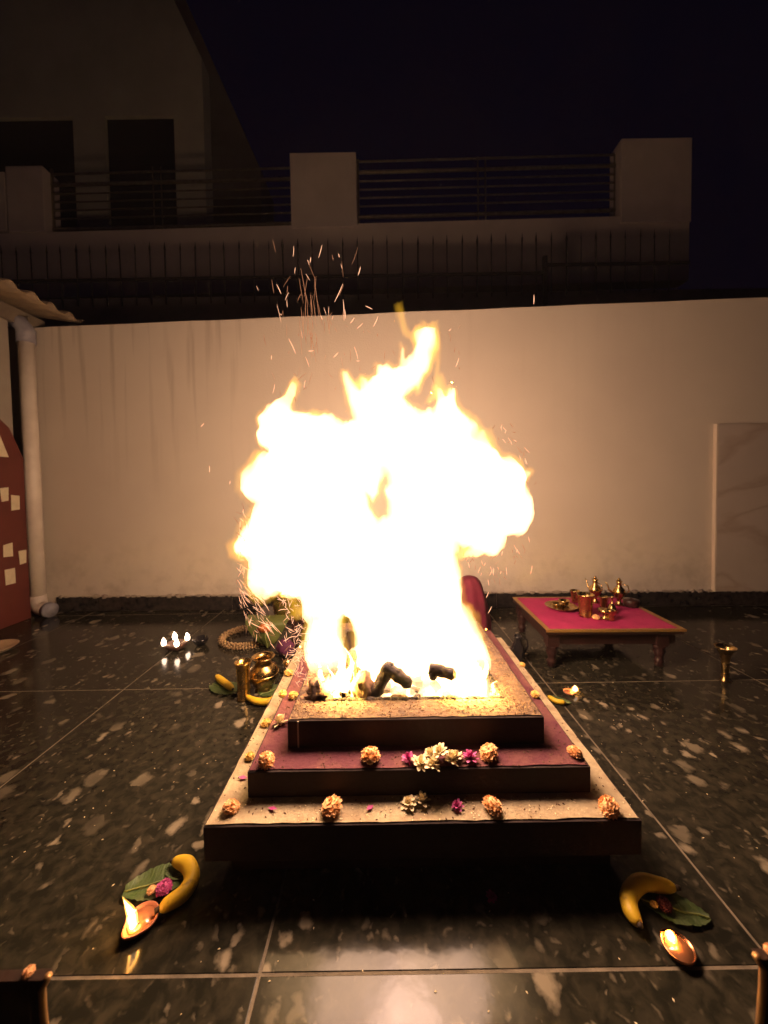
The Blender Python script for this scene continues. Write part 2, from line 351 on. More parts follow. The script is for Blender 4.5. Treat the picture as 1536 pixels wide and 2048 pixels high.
for a, b in zip(sj[:-1], sj[1:]):
    y0, y1 = WY(a), WY(b)
    m2 = MB(); n2 = 14; vv = []
    for i in range(n2+1):
        x = a+.003+(b-a-.006)*i/n2; y = WY(x); zt = .128+.006*noise.noise(Vector((x*9, 3, 0)))
        vv += [(x, y-.014, .004), (x, y-.014, zt), (x, y-.001, zt), (x, y-.001, .004)]
    ff = []
    for i in range(n2):
        q = i*4
        for k in range(4): ff.append((q+k, q+4+k, q+4+(k+1) % 4, q+(k+1) % 4))
    ff += [(0, 1, 2, 3), (n2*4+3, n2*4+2, n2*4+1, n2*4)]
    m2.add(vv, ff).build('skirting_tile', M_skirt, wall)
# ragged cement left above the skirting
mc = MB()
for i in range(110):
    x = -2.9+7.2*i/110+random.uniform(-.02, .02); y = WY(x)
    w = random.uniform(.02, .06); h = random.uniform(.004, .017)
    mc.blob((x, y-.009, .130), 1, .3, 2, 8, (w, .009, h*1.3), seed=i)
tag(mc.build('cement_bead', M_cement, wall, True), kind='stuff')

# marble slab against the wall on the right
mp_ = empty('marble_panel', (2.83, WY(2.83)-.03, .15), 0, 'tall marble slab with brown veins set against the cream wall at the right', 'marble slab')
MB().box(0, 1.25, -.001, .03, -.02, 1.41).build('slab', M_marb, mp_, bevel=.002)
MB().box(-.014, -.002, -.002, .03, -.02, 1.41).build('edge_strip', mat('edge_strip_stone', (.7, .6, .48), .5), mp_)

# ------------------------------------------------------------------ left side: pipe, side wall, board, roof
pipe = empty('drain_pipe', (-3.02, 3.19, 0), 0, 'thick white drain pipe standing in the left corner of the cream wall', 'pipe')
MB().tube([(-.005, 0, .17), (0, 0, 2.36)], .056, 20).build('pipe_run', M_pipe, pipe, True)
pp = [(-.005, 0, .175), (-.004, 0, .13), (.008, -.005, .085), (.035, -.015, .066), (.075, -.03, .064), (.11, -.04, .064)]
MB().tube(pp, [.058, .059, .059, .058, .057, .057], 20, up=(0, 1, 0)).build('elbow', M_pipe, pipe, True)
MB().tube([(.105, -.038, .060), (.15, -.05, .060)], [.062, .061], 20).build('collar', M_collar, pipe, True)
MB().tube([(0, 0, 2.34), (.0, 0, 2.44), (-.03, -.01, 2.50), (-.10, -.02, 2.53)], [.066, .067, .065, .062], 18, up=(0, 1, 0)).build('top_elbow', M_collar, pipe, True)

sw = tag(MB().box(-3.35, -3.07, -1.5, 3.09, -.03, 2.5).build('side_wall', mat('dull_side_plaster', (.34, .30, .24), .85, 0, (.28, .245, .20), 3, 6)), 'pale side wall under the corrugated roof, left of the drain pipe', 'wall')
gp = tag(MB().box(-4.4, -3.14, 3.06+.04, 3.16, -.03, 2.5).build('gap_shade', M_black), 'black sheet painting the shade of the gap between the side wall and the drain pipe', 'panel')  # added black sheet in place of the shade in the gap
bd = empty('red_board', (-3.03, 0, 0), 0, 'tall red painted board with pointed top and cream paper squares at the left edge', 'board')
MB().prism([(2.2, 0), (3.125, 0), (3.125, 1.36), (3.02, 1.60), (2.95, 1.66), (2.86, 1.67), (2.4, 1.5), (2.2, 1.1)], -.035, 0, 'x').build('board_panel', M_redb, bd, bevel=.003)
for (yy, zz, a, b) in ((3.04, .99, .035, .06), (2.955, 1.06, .03, .055), (3.077, .53, .03, .055), (2.96, .61, .035, .052), (2.968, .40, .042, .062), (2.80, .80, .035, .055), (2.72, .5, .035, .055)):
    q = MB(); j = [random.uniform(-.006, .006) for _ in range(8)]
    q.prism([(yy-a+j[0], zz-b+j[1]), (yy+a+j[2], zz-b+j[3]), (yy+a+j[4], zz+b+j[5]), (yy-a+j[6], zz+b+j[7])], .001, .004, 'x').build('paper_square', M_paper, bd)
MB().prism([(2.9, 1.36), (3.0, 1.36), (2.925, 1.57), (2.88, 1.57)], .001, .004, 'x').build('paper_triangle', M_paper, bd)

rf = empty('corrugated_roof', (-2.72, 2.9, 2.6), 0, 'brown corrugated sheet roof whose eave juts in at the upper left corner', 'roof')
mb = MB(); v = []; f = []; ny = 240; nx = 12
for j in range(ny+1):
    y = -2.4+2.95*j/ny
    c = math.sin(2*PI*(y)/.172); c = max(c, -.35)
    for i in range(nx+1):
        x = -2.0*i/nx
        v.append((x+.01*noise.noise(Vector((y*6, 1, 0))), y, .030*c-x*.16))
for j in range(ny):
    for i in range(nx):
        a = j*(nx+1)+i; f.append((a, a+1, a+nx+2, a+nx+1))
o = mb.add(v, f).build('sheet', M_roof, rf, True); sol = o.modifiers.new('solid', 'SOLIDIFY'); sol.thickness = .01
MB().box(-.40, -.32, -2.4, .5, -.115, .012).build('purlin', M_beam, rf, bevel=.004)
MB().box(-1.1, -.27, .29, .35, -.10, -.035).build('rafter', M_beam, rf, bevel=.004)
MB().box(-1.0, -.37, -.42, -.36, -.16, -.118).build('rafter', M_beam, rf, bevel=.004)

# ------------------------------------------------------------------ spiked fence and low wall behind
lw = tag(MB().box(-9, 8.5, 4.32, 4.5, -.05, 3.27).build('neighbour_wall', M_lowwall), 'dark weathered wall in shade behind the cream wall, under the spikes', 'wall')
fe = empty('spiked_fence', (0, 4.28, 3.2), 0, 'row of thin black iron spikes above the shaded wall behind the cream wall', 'fence')
sp_me = MB().box(-.006, .006, -.006, .006, -.05, .56).add([(-.009, -.009, .56), (.009, -.009, .56), (.009, .009, .56), (-.009, .009, .56), (0, 0, .66)],
                 [(0, 1, 4), (1, 2, 4), (2, 3, 4), (3, 0, 4), (3, 2, 1, 0)]).mesh('spike', M_iron)
kx = -4.45
while kx < 3.42:
    if abs(kx-2.02) > .075:
        o = bpy.data.objects.new('spike', sp_me); COL.objects.link(o); o.parent = fe
        o.location = (kx, 0, .012*(kx+4)*.9+random.uniform(-.01, .01)); o.rotation_euler = (0, random.uniform(-.02, .02), random.uniform(0, 1))
        o.scale = (random.uniform(.8, 1.2),)*2+(1,)
    kx += .168+random.uniform(-.004, .004)
MB().box(-4.6, 1.85, -.012, .012, .24, .27).build('rail', M_iron, fe)
MB().box(1.88, 3.5, -.012, .012, .33, .36).build('rail', M_iron, fe)
MB().box(1.84, 1.885, -.02, .02, -.1, .44).build('post', M_iron, fe)

# ------------------------------------------------------------------ terrace building
tb = empty('terrace_building', (0, 6, 0), 0, 'wide pale building with a terrace parapet, square pillars and steel railings behind the fence', 'building')
def slabz(x): return 4.15+.012*(x+1)
v = []; f = []; xs = [-9.5, -5.3, -1.39, -.356, 3.75, 4.9]
for x in xs: v += [(x, 0, 4.2+.012*x), (x, 0, 5.22+.012*x), (x, .25, 5.22+.012*x), (x, .25, 4.2+.012*x)]
for i in range(len(xs)-1):
    for k in range(4): f.append((i*4+k, i*4+4+k, i*4+4+(k+1) % 4, i*4+(k+1) % 4))
e = (len(xs)-1)*4; f += [(0, 1, 2, 3), (e+3, e+2, e+1, e)]
MB().add(v, f).build('parapet', M_build, tb)
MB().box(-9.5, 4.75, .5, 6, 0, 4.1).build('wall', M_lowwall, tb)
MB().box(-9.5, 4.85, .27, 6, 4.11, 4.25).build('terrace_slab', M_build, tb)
for a, b, zt in ((-1.393, -.356, 6.29), (3.80, 4.905, 6.43), (-5.85, -5.27, 6.16)):
    MB().box(a, b, -.03, .28, 5.15, zt).build('pillar', M_build, tb, bevel=.01)
MB().box(-9.0, -5.9, -.0, .2, 5.2, 6.1).build('pillar', M_build, tb, bevel=.01)
for (xa, xb, dz) in ((-5.26, -1.40, -.04), (-.35, 3.79, .03)):
    ra = MB().box(xa, xa+.03, .10, .13, 5.24+dz, 6.26+dz).build('railing', M_steel, tb)
    for z, r in ((6.24, .016), (6.07, .026), (5.93, .012), (5.80, .012), (5.67, .012), (5.54, .012), (5.37, .028)):
        s_ = .018
        MB().tube([(xa, .115, z+dz+s_*(xa-.5)*.6), (xb, .115, z+dz+s_*(xb-.5)*.6)], r, 8).build('rail_bar', M_steel, ra)
    for xx in ((-3.61, -3.48) if xa < -3 else (1.58, 1.70, 3.76)):
        MB().tube([(xx, .085, 5.27+dz), (xx, .085, 6.25+dz)], .011, 6).build('upright', M_steel, ra)

# ------------------------------------------------------------------ house at the back left
hs = empty('gabled_house', (0, 7.2, 0), 0, 'dim ochre house with sloping gable and two dark openings, at the upper left', 'house')
MB().prism([(-11, 8.08), (-3.28, 8.08), (-3.28, 9.1), (-4.25, 11.2), (-6.8, 14.2), (-11, 14.2)], 0, .3).build('gable_wall', M_house, hs)
for a, b in ((-5.74, -5.14), (-3.84, -3.28), (-11, -9)):
    MB().box(a, b, .0, .3, 4.3, 8.079).build('pier', M_house, hs)
MB().box(-9, -3.88, .02, .28, 4.3, 5.1).build('sill_wall', M_house, hs)
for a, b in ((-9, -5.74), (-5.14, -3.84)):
    w = MB().box(a, b, .07, .12, 5.101, 8.079).build('opening_shade', M_dark, hs)  # dark sheet paints in the shade of the room behind
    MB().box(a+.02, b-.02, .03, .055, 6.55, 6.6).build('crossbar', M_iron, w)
hb = tag(MB().prism([(-7.2, 4.3), (-2.92, 4.3), (-2.92, 8.9), (-3.05, 9.2), (-4.75, 13.2), (-7.2, 16.5)], 9.4, 10.5).build('sloping_annex', M_house2),
         'darker sloping annex just behind the right edge of the ochre house', 'building')

# ------------------------------------------------------------------ kund (stepped fire altar)
KX, KY = .09, 1.56
kd = empty('fire_altar', (KX, KY, 0), 0, 'three-stepped square fire altar with dusted red, cream and orange ledges on the granite floor', 'fire altar')
def ring(w, inner, z0, z1, mt_top, name):
    # frame of the step; top sheet dusted separately
    o = MB()
    o.box(-w, w, -w, -inner, z0, z1); o.box(-w, w, inner, w, z0, z1)
    o.box(-w, -inner, -inner+.0005, inner-.0005, z0, z1); o.box(inner, w, -inner+.0005, inner-.0005, z0, z1)
    body = o.build(name, M_side, kd, bevel=.003)
    # the coloured dusting: an irregular sheet lying on the step
    t = MB(); N_ = 56; e = .004
    def side(ax):
        v = []; f = []
        for i in range(N_+1):
            s = -1+2*i/N_
            a = (w-e)+.0035*noise.noise(Vector((s*9, ax*3, w)))-.002; b = inner+.001
            for k in range(5):
                q = a+(b-a)*k/4
                p = [(s*q, -q), (q, s*q), (-s*q, q), (-q, -s*q)][ax]
                v.append((p[0], p[1], z1+.0035+.0015*noise.noise(Vector((p[0]*40, p[1]*40, 0)))))
        for i in range(N_):
            for k in range(4): f.append((i*5+k, i*5+k+1, (i+1)*5+k+1, (i+1)*5+k) if False else (i*5+k, (i+1)*5+k, (i+1)*5+k+1, i*5+k+1))
        t.add(v, f)
    for ax in range(4): side(ax)
    t.build('dusted_top', mt_top, body)
    return body
MB().box(-.54, .54, -.54, .54, .003, .083).build('base', M_black if False else M_side, kd)
ring(.593, .45, .083, .18, M_kbot, 'lower_step')
ring(.504, .36, .150, .26, M_kmid, 'middle_step')
ring(.409, .305, .22, .35, M_ktop, 'upper_step')
MB().box(-.33, .33, -.33, .33, .1, .2).build('pit_floor', M_ash, kd)
# raised inner lip, uneven clay
lip = MB()
for sx, sy in ((0, -1), (0, 1), (1, 0), (-1, 0)):
    for k in range(60):
        s = -1+2*k/59+random.uniform(-.01, .01)
        p = (s*.30, sy*.302) if sx == 0 else (sx*.302, s*.30)
        lip.blob((p[0], p[1], .352), 1, .25, 2, 8, (random.uniform(.009, .02), random.uniform(.008, .014), .003+.006*random.random()), seed=k+sx*7+sy*3)
tag(lip.build('clay_lip', M_ash, kd, True), kind='stuff')
for x_, z0_, z1_ in ((-.375, .262, .349),):
    MB().box(x_-.0025, x_+.0025, -.4115, -.4093, z0_, z1_).build('drip', M_cement, kd)
# grains of offering scattered on the upper and lower steps
hk = MB()
for k in range(2600):
    top = random.random() < .72
    if top:
        a = random.uniform(-.40, .40); q = random.uniform(.31, .402); z = .3545
    else:
        a = random.uniform(-.5, .5); q = random.uniform(.415, .585); z = .2645 if q < .5 else .1845
    s = random.choice((-1, 1))
    x, y = (a, s*q) if random.random() < .5 else (s*q, a)
    if abs(x) > q*1.01 and abs(y) > q*1.01: continue
    m_ = max(abs(x), abs(y)); z = .3545 if m_ < .407 else (.2645 if m_ < .5 else .1845)
    if m_ < .31: continue
    if .407 <= m_ < .413 or .5 <= m_ < .508: continue
    L_ = random.uniform(.002, .0055); w_ = L_*.45; r = random.uniform(0, PI); c, s2 = math.cos(r), math.sin(r); h = random.uniform(.001, .003)
    hk.add([(x+c*L_, y+s2*L_, z), (x-s2*w_, y+c*w_, z), (x-c*L_, y-s2*L_, z), (x+s2*w_, y-c*w_, z), (x, y, z+h)], [(0, 1, 4), (1, 2, 4), (2, 3, 4), (3, 0, 4)])
hk = hk.build('scattered_grains', M_husk, None, loc=(KX, KY, 0)); tag(hk, 'loose grains and husks scattered over the ledges of the fire altar', 'grains', kind='stuff')

# ------------------------------------------------------------------ the fire
fire = empty('fire', (KX, KY, .2), 0, 'huge white-hot fire with yellow tongues blazing out of the altar', 'fire')
C4 = lambda x, y: (430+x/2.2925, 560+y/2.2925)
C7 = lambda x, y: (560+x/2.743, 1160+y/2.743)
OUT = [C4(*p) for p in [(400, 1500), (388, 1452), (345, 1468), (300, 1435), (215, 1475), (180, 1450), (150, 1400), (145, 1290), (95, 1250), (88, 1205), (110, 1180), (130, 1120), (160, 1090), (190, 1025),
    (150, 1000), (122, 960), (125, 880), (160, 850), (210, 795), (255, 790), (215, 755), (200, 720), (215, 680), (200, 640), (240, 580), (300, 550), (330, 510), (352, 462), (378, 470), (370, 520), (345, 560),
    (350, 600), (400, 600), (430, 600), (460, 615), (520, 605), (560, 630), (600, 640), (630, 630), (600, 540), (590, 470), (578, 410), (600, 415), (640, 460), (665, 490), (670, 440), (700, 450), (735, 430),
    (742, 378), (770, 395), (790, 380), (810, 402), (830, 400), (850, 390), (855, 300), (870, 310), (875, 350), (895, 345), (920, 290), (915, 225), (950, 215), (1020, 205), (1018, 280), (990, 380), (960, 440),
    (935, 510), (925, 480), (900, 500), (870, 530), (900, 560), (950, 590), (1000, 580), (1020, 540), (1015, 485), (1045, 505), (1062, 530), (1078, 490), (1098, 500), (1110, 570), (1150, 610), (1200, 650),
    (1215, 690), (1240, 690), (1270, 770), (1300, 800), (1350, 810), (1390, 840), (1415, 880), (1442, 878), (1415, 930), (1435, 1000), (1430, 1060), (1410, 1110), (1390, 1160), (1320, 1170), (1305, 1220),
    (1270, 1255), (1200, 1260), (1130, 1278), (1160, 1225), (1115, 1215), (1105, 1260), (1128, 1330), (1132, 1400), (1140, 1480)]]
OUT += [C7(*p) for p in [(1045, 140), (1080, 200), (1100, 270), (1112, 330), (1135, 380), (1163, 440), (1168, 520), (1150, 600), (1150, 690), (1100, 720), (700, 720), (480, 720), (300, 720), (250, 640), (215, 560), (165, 480), (135, 400),
    (135, 300), (155, 240), (125, 180)]]
HOLE = [C4(*p) for p in [(700, 985), (712, 990), (720, 1020), (745, 985), (770, 915), (785, 900), (790, 925), (775, 965), (795, 1020), (790, 1075), (755, 1085), (715, 1050)]]
HOLE2 = [C7(*p) for p in [(340, 200), (375, 200), (408, 290), (405, 380), (372, 400), (350, 330)]]
MY = 1.52
def grid_flame(outer, holes, my, tmax, slope, step, ns, mt, name, wob=.05, dcut=0.0):
    P = np.array([[Y(p[0], p[1], my).x, Y(p[0], p[1], my).z] for p in outer])
    HS = [np.array([[Y(p[0], p[1], my).x, Y(p[0], p[1], my).z] for p in h]) for h in holes]
    x0, z0 = P.min(0)-.02; x1, z1 = P.max(0)+.02
    X, Z = np.meshgrid(np.arange(x0, x1, step), np.arange(z0, z1, step))
    # ragged edge
    nx_ = np.vectorize(lambda a, b: noise.noise(Vector((a*28, b*18, 1.3+ns)))*.007+noise.noise(Vector((a*75, b*40, 5+ns)))*.004)(X, Z)
    nz_ = np.vectorize(lambda a, b: noise.noise(Vector((a*34, b*12, 9.3+ns)))*.013+noise.noise(Vector((a*95, b*25, 2.3+ns)))*.008)(X, Z)
    Xq = X+nx_; Zq = Z+nz_
    def sdf(poly):
        n = len(poly); d = np.full(X.shape, 1e9); ins = np.zeros(X.shape, bool)
        for i in range(n):
            a = poly[i]; b = poly[(i+1) % n]; e = b-a; l2 = (e*e).sum()+1e-12
            t = np.clip(((Xq-a[0])*e[0]+(Zq-a[1])*e[1])/l2, 0, 1)
            d = np.minimum(d, np.hypot(Xq-a[0]-t*e[0], Zq-a[1]-t*e[1]))
            c = ((a[1] > Zq) != (b[1] > Zq))
            xi = (b[0]-a[0])*(Zq-a[1])/(b[1]-a[1]+1e-12)+a[0]
            ins ^= (c & (Xq < xi))
        return np.where(ins, d, -d)
    D = sdf(P)
    for h in HS: D = np.minimum(D, -sdf(h))
    nn = np.vectorize(lambda a, b: noise.noise(Vector((a*6, b*4, 3+ns))))(X, Z)
    n2 = np.vectorize(lambda a, b: noise.noise(Vector((a*13, b*9, 11+ns))))(X, Z)
    mid = np.vectorize(lambda a, b: noise.noise(Vector((a*2.4, b*1.8, 20+ns))))(X, Z)
    Dp = np.clip(D-dcut, 0, None)
    sl = slope*np.clip(1+1.1*n2, .25, 2.2)
    T = tmax*(1-np.exp(-Dp*sl/tmax))*(1+.28*nn)
    T = np.where(Z < .5, np.minimum(T, .085+np.clip(Z-.4, 0, .2)*1.2), T)
    W_ = np.clip((Z-.45)/.4, 0, 1)
    MID = my+wob*2*mid*W_
    ny, nx = X.shape
    pos = D > dcut
    # keep cells that touch the inside
    cell = pos[:-1, :-1] | pos[1:, :-1] | pos[:-1, 1:] | pos[1:, 1:]
    idxf = -np.ones(X.shape, int); idxb = -np.ones(X.shape, int)
    used = np.zeros(X.shape, bool)
    used[:-1, :-1] |= cell; used[1:, :-1] |= cell; used[:-1, 1:] |= cell; used[1:, 1:] |= cell
    ii = np.argwhere(used); V = []
    for (r, c) in ii:
        idxf[r, c] = len(V); t = T[r, c]
        V.append((X[r, c], MID[r, c]-t, Z[r, c]))
        if pos[r, c] and t > 1e-5: idxb[r, c] = len(V); V.append((X[r, c], MID[r, c]+t*.95, Z[r, c]))
        else: idxb[r, c] = idxf[r, c]
    F = []
    for (r, c) in np.argwhere(cell):
        q = [(r, c), (r, c+1), (r+1, c+1), (r+1, c)]
        F.append(tuple(int(idxf[k]) for k in q)); F.append(tuple(int(idxb[k]) for k in reversed(q)))
    me = bpy.data.meshes.new(name); me.from_pydata(V, [], F); me.materials.append(mt); me.update()
    for p in me.polygons: p.use_smooth = True
    o = bpy.data.objects.new(name, me); COL.objects.link(o); o.parent = fire; o.matrix_parent_inverse = Matrix.Translation(-fire.location)
    return o
grid_flame(OUT, [HOLE, HOLE2], MY, .18, 3.4, .0055, 0, M_flame, 'flame_body', .05)
M_fringe = vemis('cooler_flame_gas', (1.0, .50, .04), 16)
grid_flame(OUT, [HOLE, HOLE2], MY, .03, .9, .0062, 60, M_fringe, 'flame_fringe', .05, -.016)
# thin yellow-orange wisps round the rim of the body
C2 = lambda x, y: (460+x/3.072, 460+y/3.072)
WS = [[(1000, 450), (1060, 430), (1075, 500), (1110, 610), (1180, 560), (1290, 560), (1290, 700), (1250, 850), (1170, 990), (1110, 1000), (1130, 800), (1120, 700), (1040, 620)],
      [(1240, 640), (1285, 620), (1300, 740), (1290, 880), (1350, 980), (1400, 960), (1400, 1060), (1260, 1050), (1190, 1080), (1250, 900)],
      [(670, 850), (700, 855), (770, 920), (800, 870), (870, 880), (860, 960), (740, 1100), (700, 1000)],
      [(330, 1010), (360, 930), (385, 890), (425, 905), (410, 1000), (375, 1090), (300, 1090), (200, 1110), (170, 1160), (160, 1140)],
      [(380, 1120), (440, 1095), (500, 1110), (620, 1105), (700, 1160), (640, 1190), (420, 1180)]]
for k, w in enumerate(WS):
    grid_flame([C2(*p) for p in w], [], MY+.02*(k % 3-1), .05, 1.2, .0065, 3+k, M_wisp, 'flame_wisp', .02)
WS4 = [[(75, 1200), (110, 1180), (160, 1200), (170, 1290), (110, 1290), (85, 1250)], [(195, 640), (250, 620), (280, 700), (270, 760), (215, 765), (195, 700)],
       [(130, 860), (200, 785), (270, 780), (280, 830), (170, 900)], [(1180, 660), (1240, 665), (1285, 770), (1290, 820), (1200, 760)], [(1100, 1170), (1320, 1160), (1315, 1240), (1200, 1270), (1110, 1300), (1090, 1260)],
       [(330, 1500), (340, 1440), (385, 1440), (405, 1500), (410, 1560), (340, 1560)], [(560, 1560), (575, 1520), (610, 1540), (600, 1600)]]
for k, w in enumerate(WS4):
    grid_flame([C4(*p) for p in w], [], MY+.02*(k % 3-1), .05, 1.2, .0065, 13+k, M_wisp, 'flame_wisp', .02)
# low tongues of flame among the logs (real round tongues, twisting as they rise)
def tongue(p, h, r, seed, mt=M_lick, lean=0, name='flame_tongue'):
    n = 12; pts = []; rad = []
    for i in range(n):
        t = i/(n-1)
        dx = .35*h*noise.noise(Vector((seed, t*2.2, 0)))*t+lean*t*h
        dy = .25*h*noise.noise(Vector((seed+9, t*2.2, 0)))*t
        pts.append((p[0]+dx, p[1]+dy, p[2]+t*h)); rad.append(max(.0008, r*(math.sin(PI*min(1, (t*.85+.18)))**.8)*(1-t**3)))
    o = MB().tube(pts, rad, 10, flat=.8).build(name, mt, fire, True); o.matrix_parent_inverse = Matrix.Translation(-fire.location)
FR = [(770, 1405), (778, 1385), (792, 1370), (806, 1362), (822, 1378), (838, 1386), (856, 1368), (872, 1360), (892, 1372), (908, 1378), (920, 1350), (934, 1330), (946, 1345), (958, 1338), (968, 1322), (976, 1350), (984, 1378), (990, 1404), (962, 1407), (930, 1402), (890, 1407), (850, 1403), (810, 1408)]
grid_flame(FR, [], 1.30, .055, 2.2, .004, 31, M_flame, 'low_flame', 0)
for px, py, h, r, l in ((672, 1398, .13, .012, -.3), (690, 1400, .19, .020, .05), (702, 1398, .10, .009, .1), (655, 1385, .13, .012, -.4), (716, 1400, .03, .006, .2), (745, 1385, .10, .014, .1), (752, 1400, .04, .006, 0),
                        (880, 1402, .05, .010, .1), (930, 1402, .12, .016, 0), (962, 1402, .17, .018, .12), (985, 1399, .07, .010, .15), (995, 1402, .03, .007, .3)):
    b = G(px, py, .345); tongue((b.x, b.y+.012, .335), h, r, px*.13, lean=l)
# burning wood
def log(pts, r, mt, label, seed, cat='log'):
    P = [Vector(p) for p in pts]; out = []; k = 9
    for i in range(k):
        t = i/(k-1)*(len(P)-1); j = min(int(t), len(P)-2); q = P[j].lerp(P[j+1], t-j)
        out.append(q+Vector((noise.noise(q*30+Vector((seed, 0, 0))), noise.noise(q*30+Vector((0, seed, 0))), noise.noise(q*30)))*.002)
    rad = [r*(1+.22*noise.noise(Vector((i*1.1, seed, 0)))) for i in range(k)]; rad[0] *= .85; rad[-1] *= .6
    mb = MB().tube(out, rad, 6); mb.v = [tuple(Vector(p)+Vector((noise.noise(Vector(p)*90), noise.noise(Vector(p)*90+Vector((3, 1, 2))), noise.noise(Vector(p)*90+Vector((7, 5, 1)))))*r*.30) for p in mb.v]
    return tag(mb.build('log', mt, None, True), label, cat, 'pieces of wood in the fire')
def LP(px, py, y): return Y(px, py, y)
log([LP(746, 1396, 1.285), LP(782, 1326, 1.31)], .024, M_char, 'black charred stick leaning up, left arm of the dark arch in the fire', 1)
log([LP(768, 1332, 1.295), LP(822, 1370, 1.28)], .023, M_char, 'black charred stick sloping down to the right from the dark arch in the fire', 2)
log([LP(858, 1336, 1.29), LP(912, 1351, 1.28)], .020, M_char, 'short thick charred stick lying level in the right part of the fire', 3)
log([LP(866, 1338, 1.285), LP(868, 1360, 1.28)], .013, M_char, 'charred stub pointing down under the level stick in the fire', 4)
tag(MB().blob(tuple(LP(727, 1372, 1.30)), 1, .35, 2.5, 18, (.036, .04, .052), seed=5).build('log', M_burnt, None, True), 'grey-brown burnt wood lump left of the dark arch in the fire', 'log', 'pieces of wood in the fire')
tag(MB().blob(tuple(LP(640, 1380, 1.30)), 1, .4, 2.5, 18, (.045, .05, .040), seed=8).build('log', M_burnt, None, True), 'pale ashy wood lump at the left corner of the pit', 'log', 'pieces of wood in the fire')
tag(MB().blob(tuple(LP(800, 1400, 1.275)), 1, .3, 2.5, 16, (.034, .02, .018), seed=11).build('log', M_burnt, None, True), 'small reddish ember lump at the middle of the front rim of the pit', 'log', 'pieces of wood in the fire')
tag(MB().blob(tuple(LP(998, 1340, 1.52)), 1, .25, 2.5, 14, (.024, .022, .018), seed=14).build('recess_lump', M_char, None, True), 'black lump standing in for a dark recess at the right rim of the pit', 'recess_lump')  # made-up lump, drawn where the rim has a dark recess
for k, (px, py, sx, sy, sz, mt_, lab) in enumerate(((690, 1388, .022, .02, .016, M_char, 'small black ember lump between the two pale wood lumps'), (612, 1394, .020, .018, .012, M_burnt, 'small ashy chunk at the far left of the front rim'),
        (838, 1396, .018, .015, .012, M_char, 'small black ember under the right end of the dark arch'), (716, 1352, .014, .02, .036, M_char, 'narrow charred splinter standing behind the grey-brown lump'), (925, 1398, .020, .014, .010, M_burnt, 'flat ashy ember under the level stick'))):
    q = MB().blob(tuple(LP(px, py, 1.275 if py > 1380 else 1.33)), 1, .55, 2.2, 9, (sx, sy, sz), seed=60+k)
    tag(q.build('ember', mt_), lab, 'ember', 'embers along the front rim of the pit')
log([LP(700, 1400, 1.42), LP(705, 1300, 1.47)], .020, M_burnt, 'upright burning stick glowing brown inside the left part of the fire', 6)

em = MB()
for k in range(90):
    x = random.uniform(-.28, .28); y = random.uniform(-.28, .0)
    em.blob((x, y, .20+random.uniform(0, .10)*(1-abs(x)*2)), random.uniform(.012, .03), .5, 2, 7, (1, 1, .8), seed=k)
tag(em.build('charcoal', M_char, None, loc=(KX, KY, 0)), 'bed of black charcoal lumps in the pit of the altar', 'charcoal', kind='stuff')
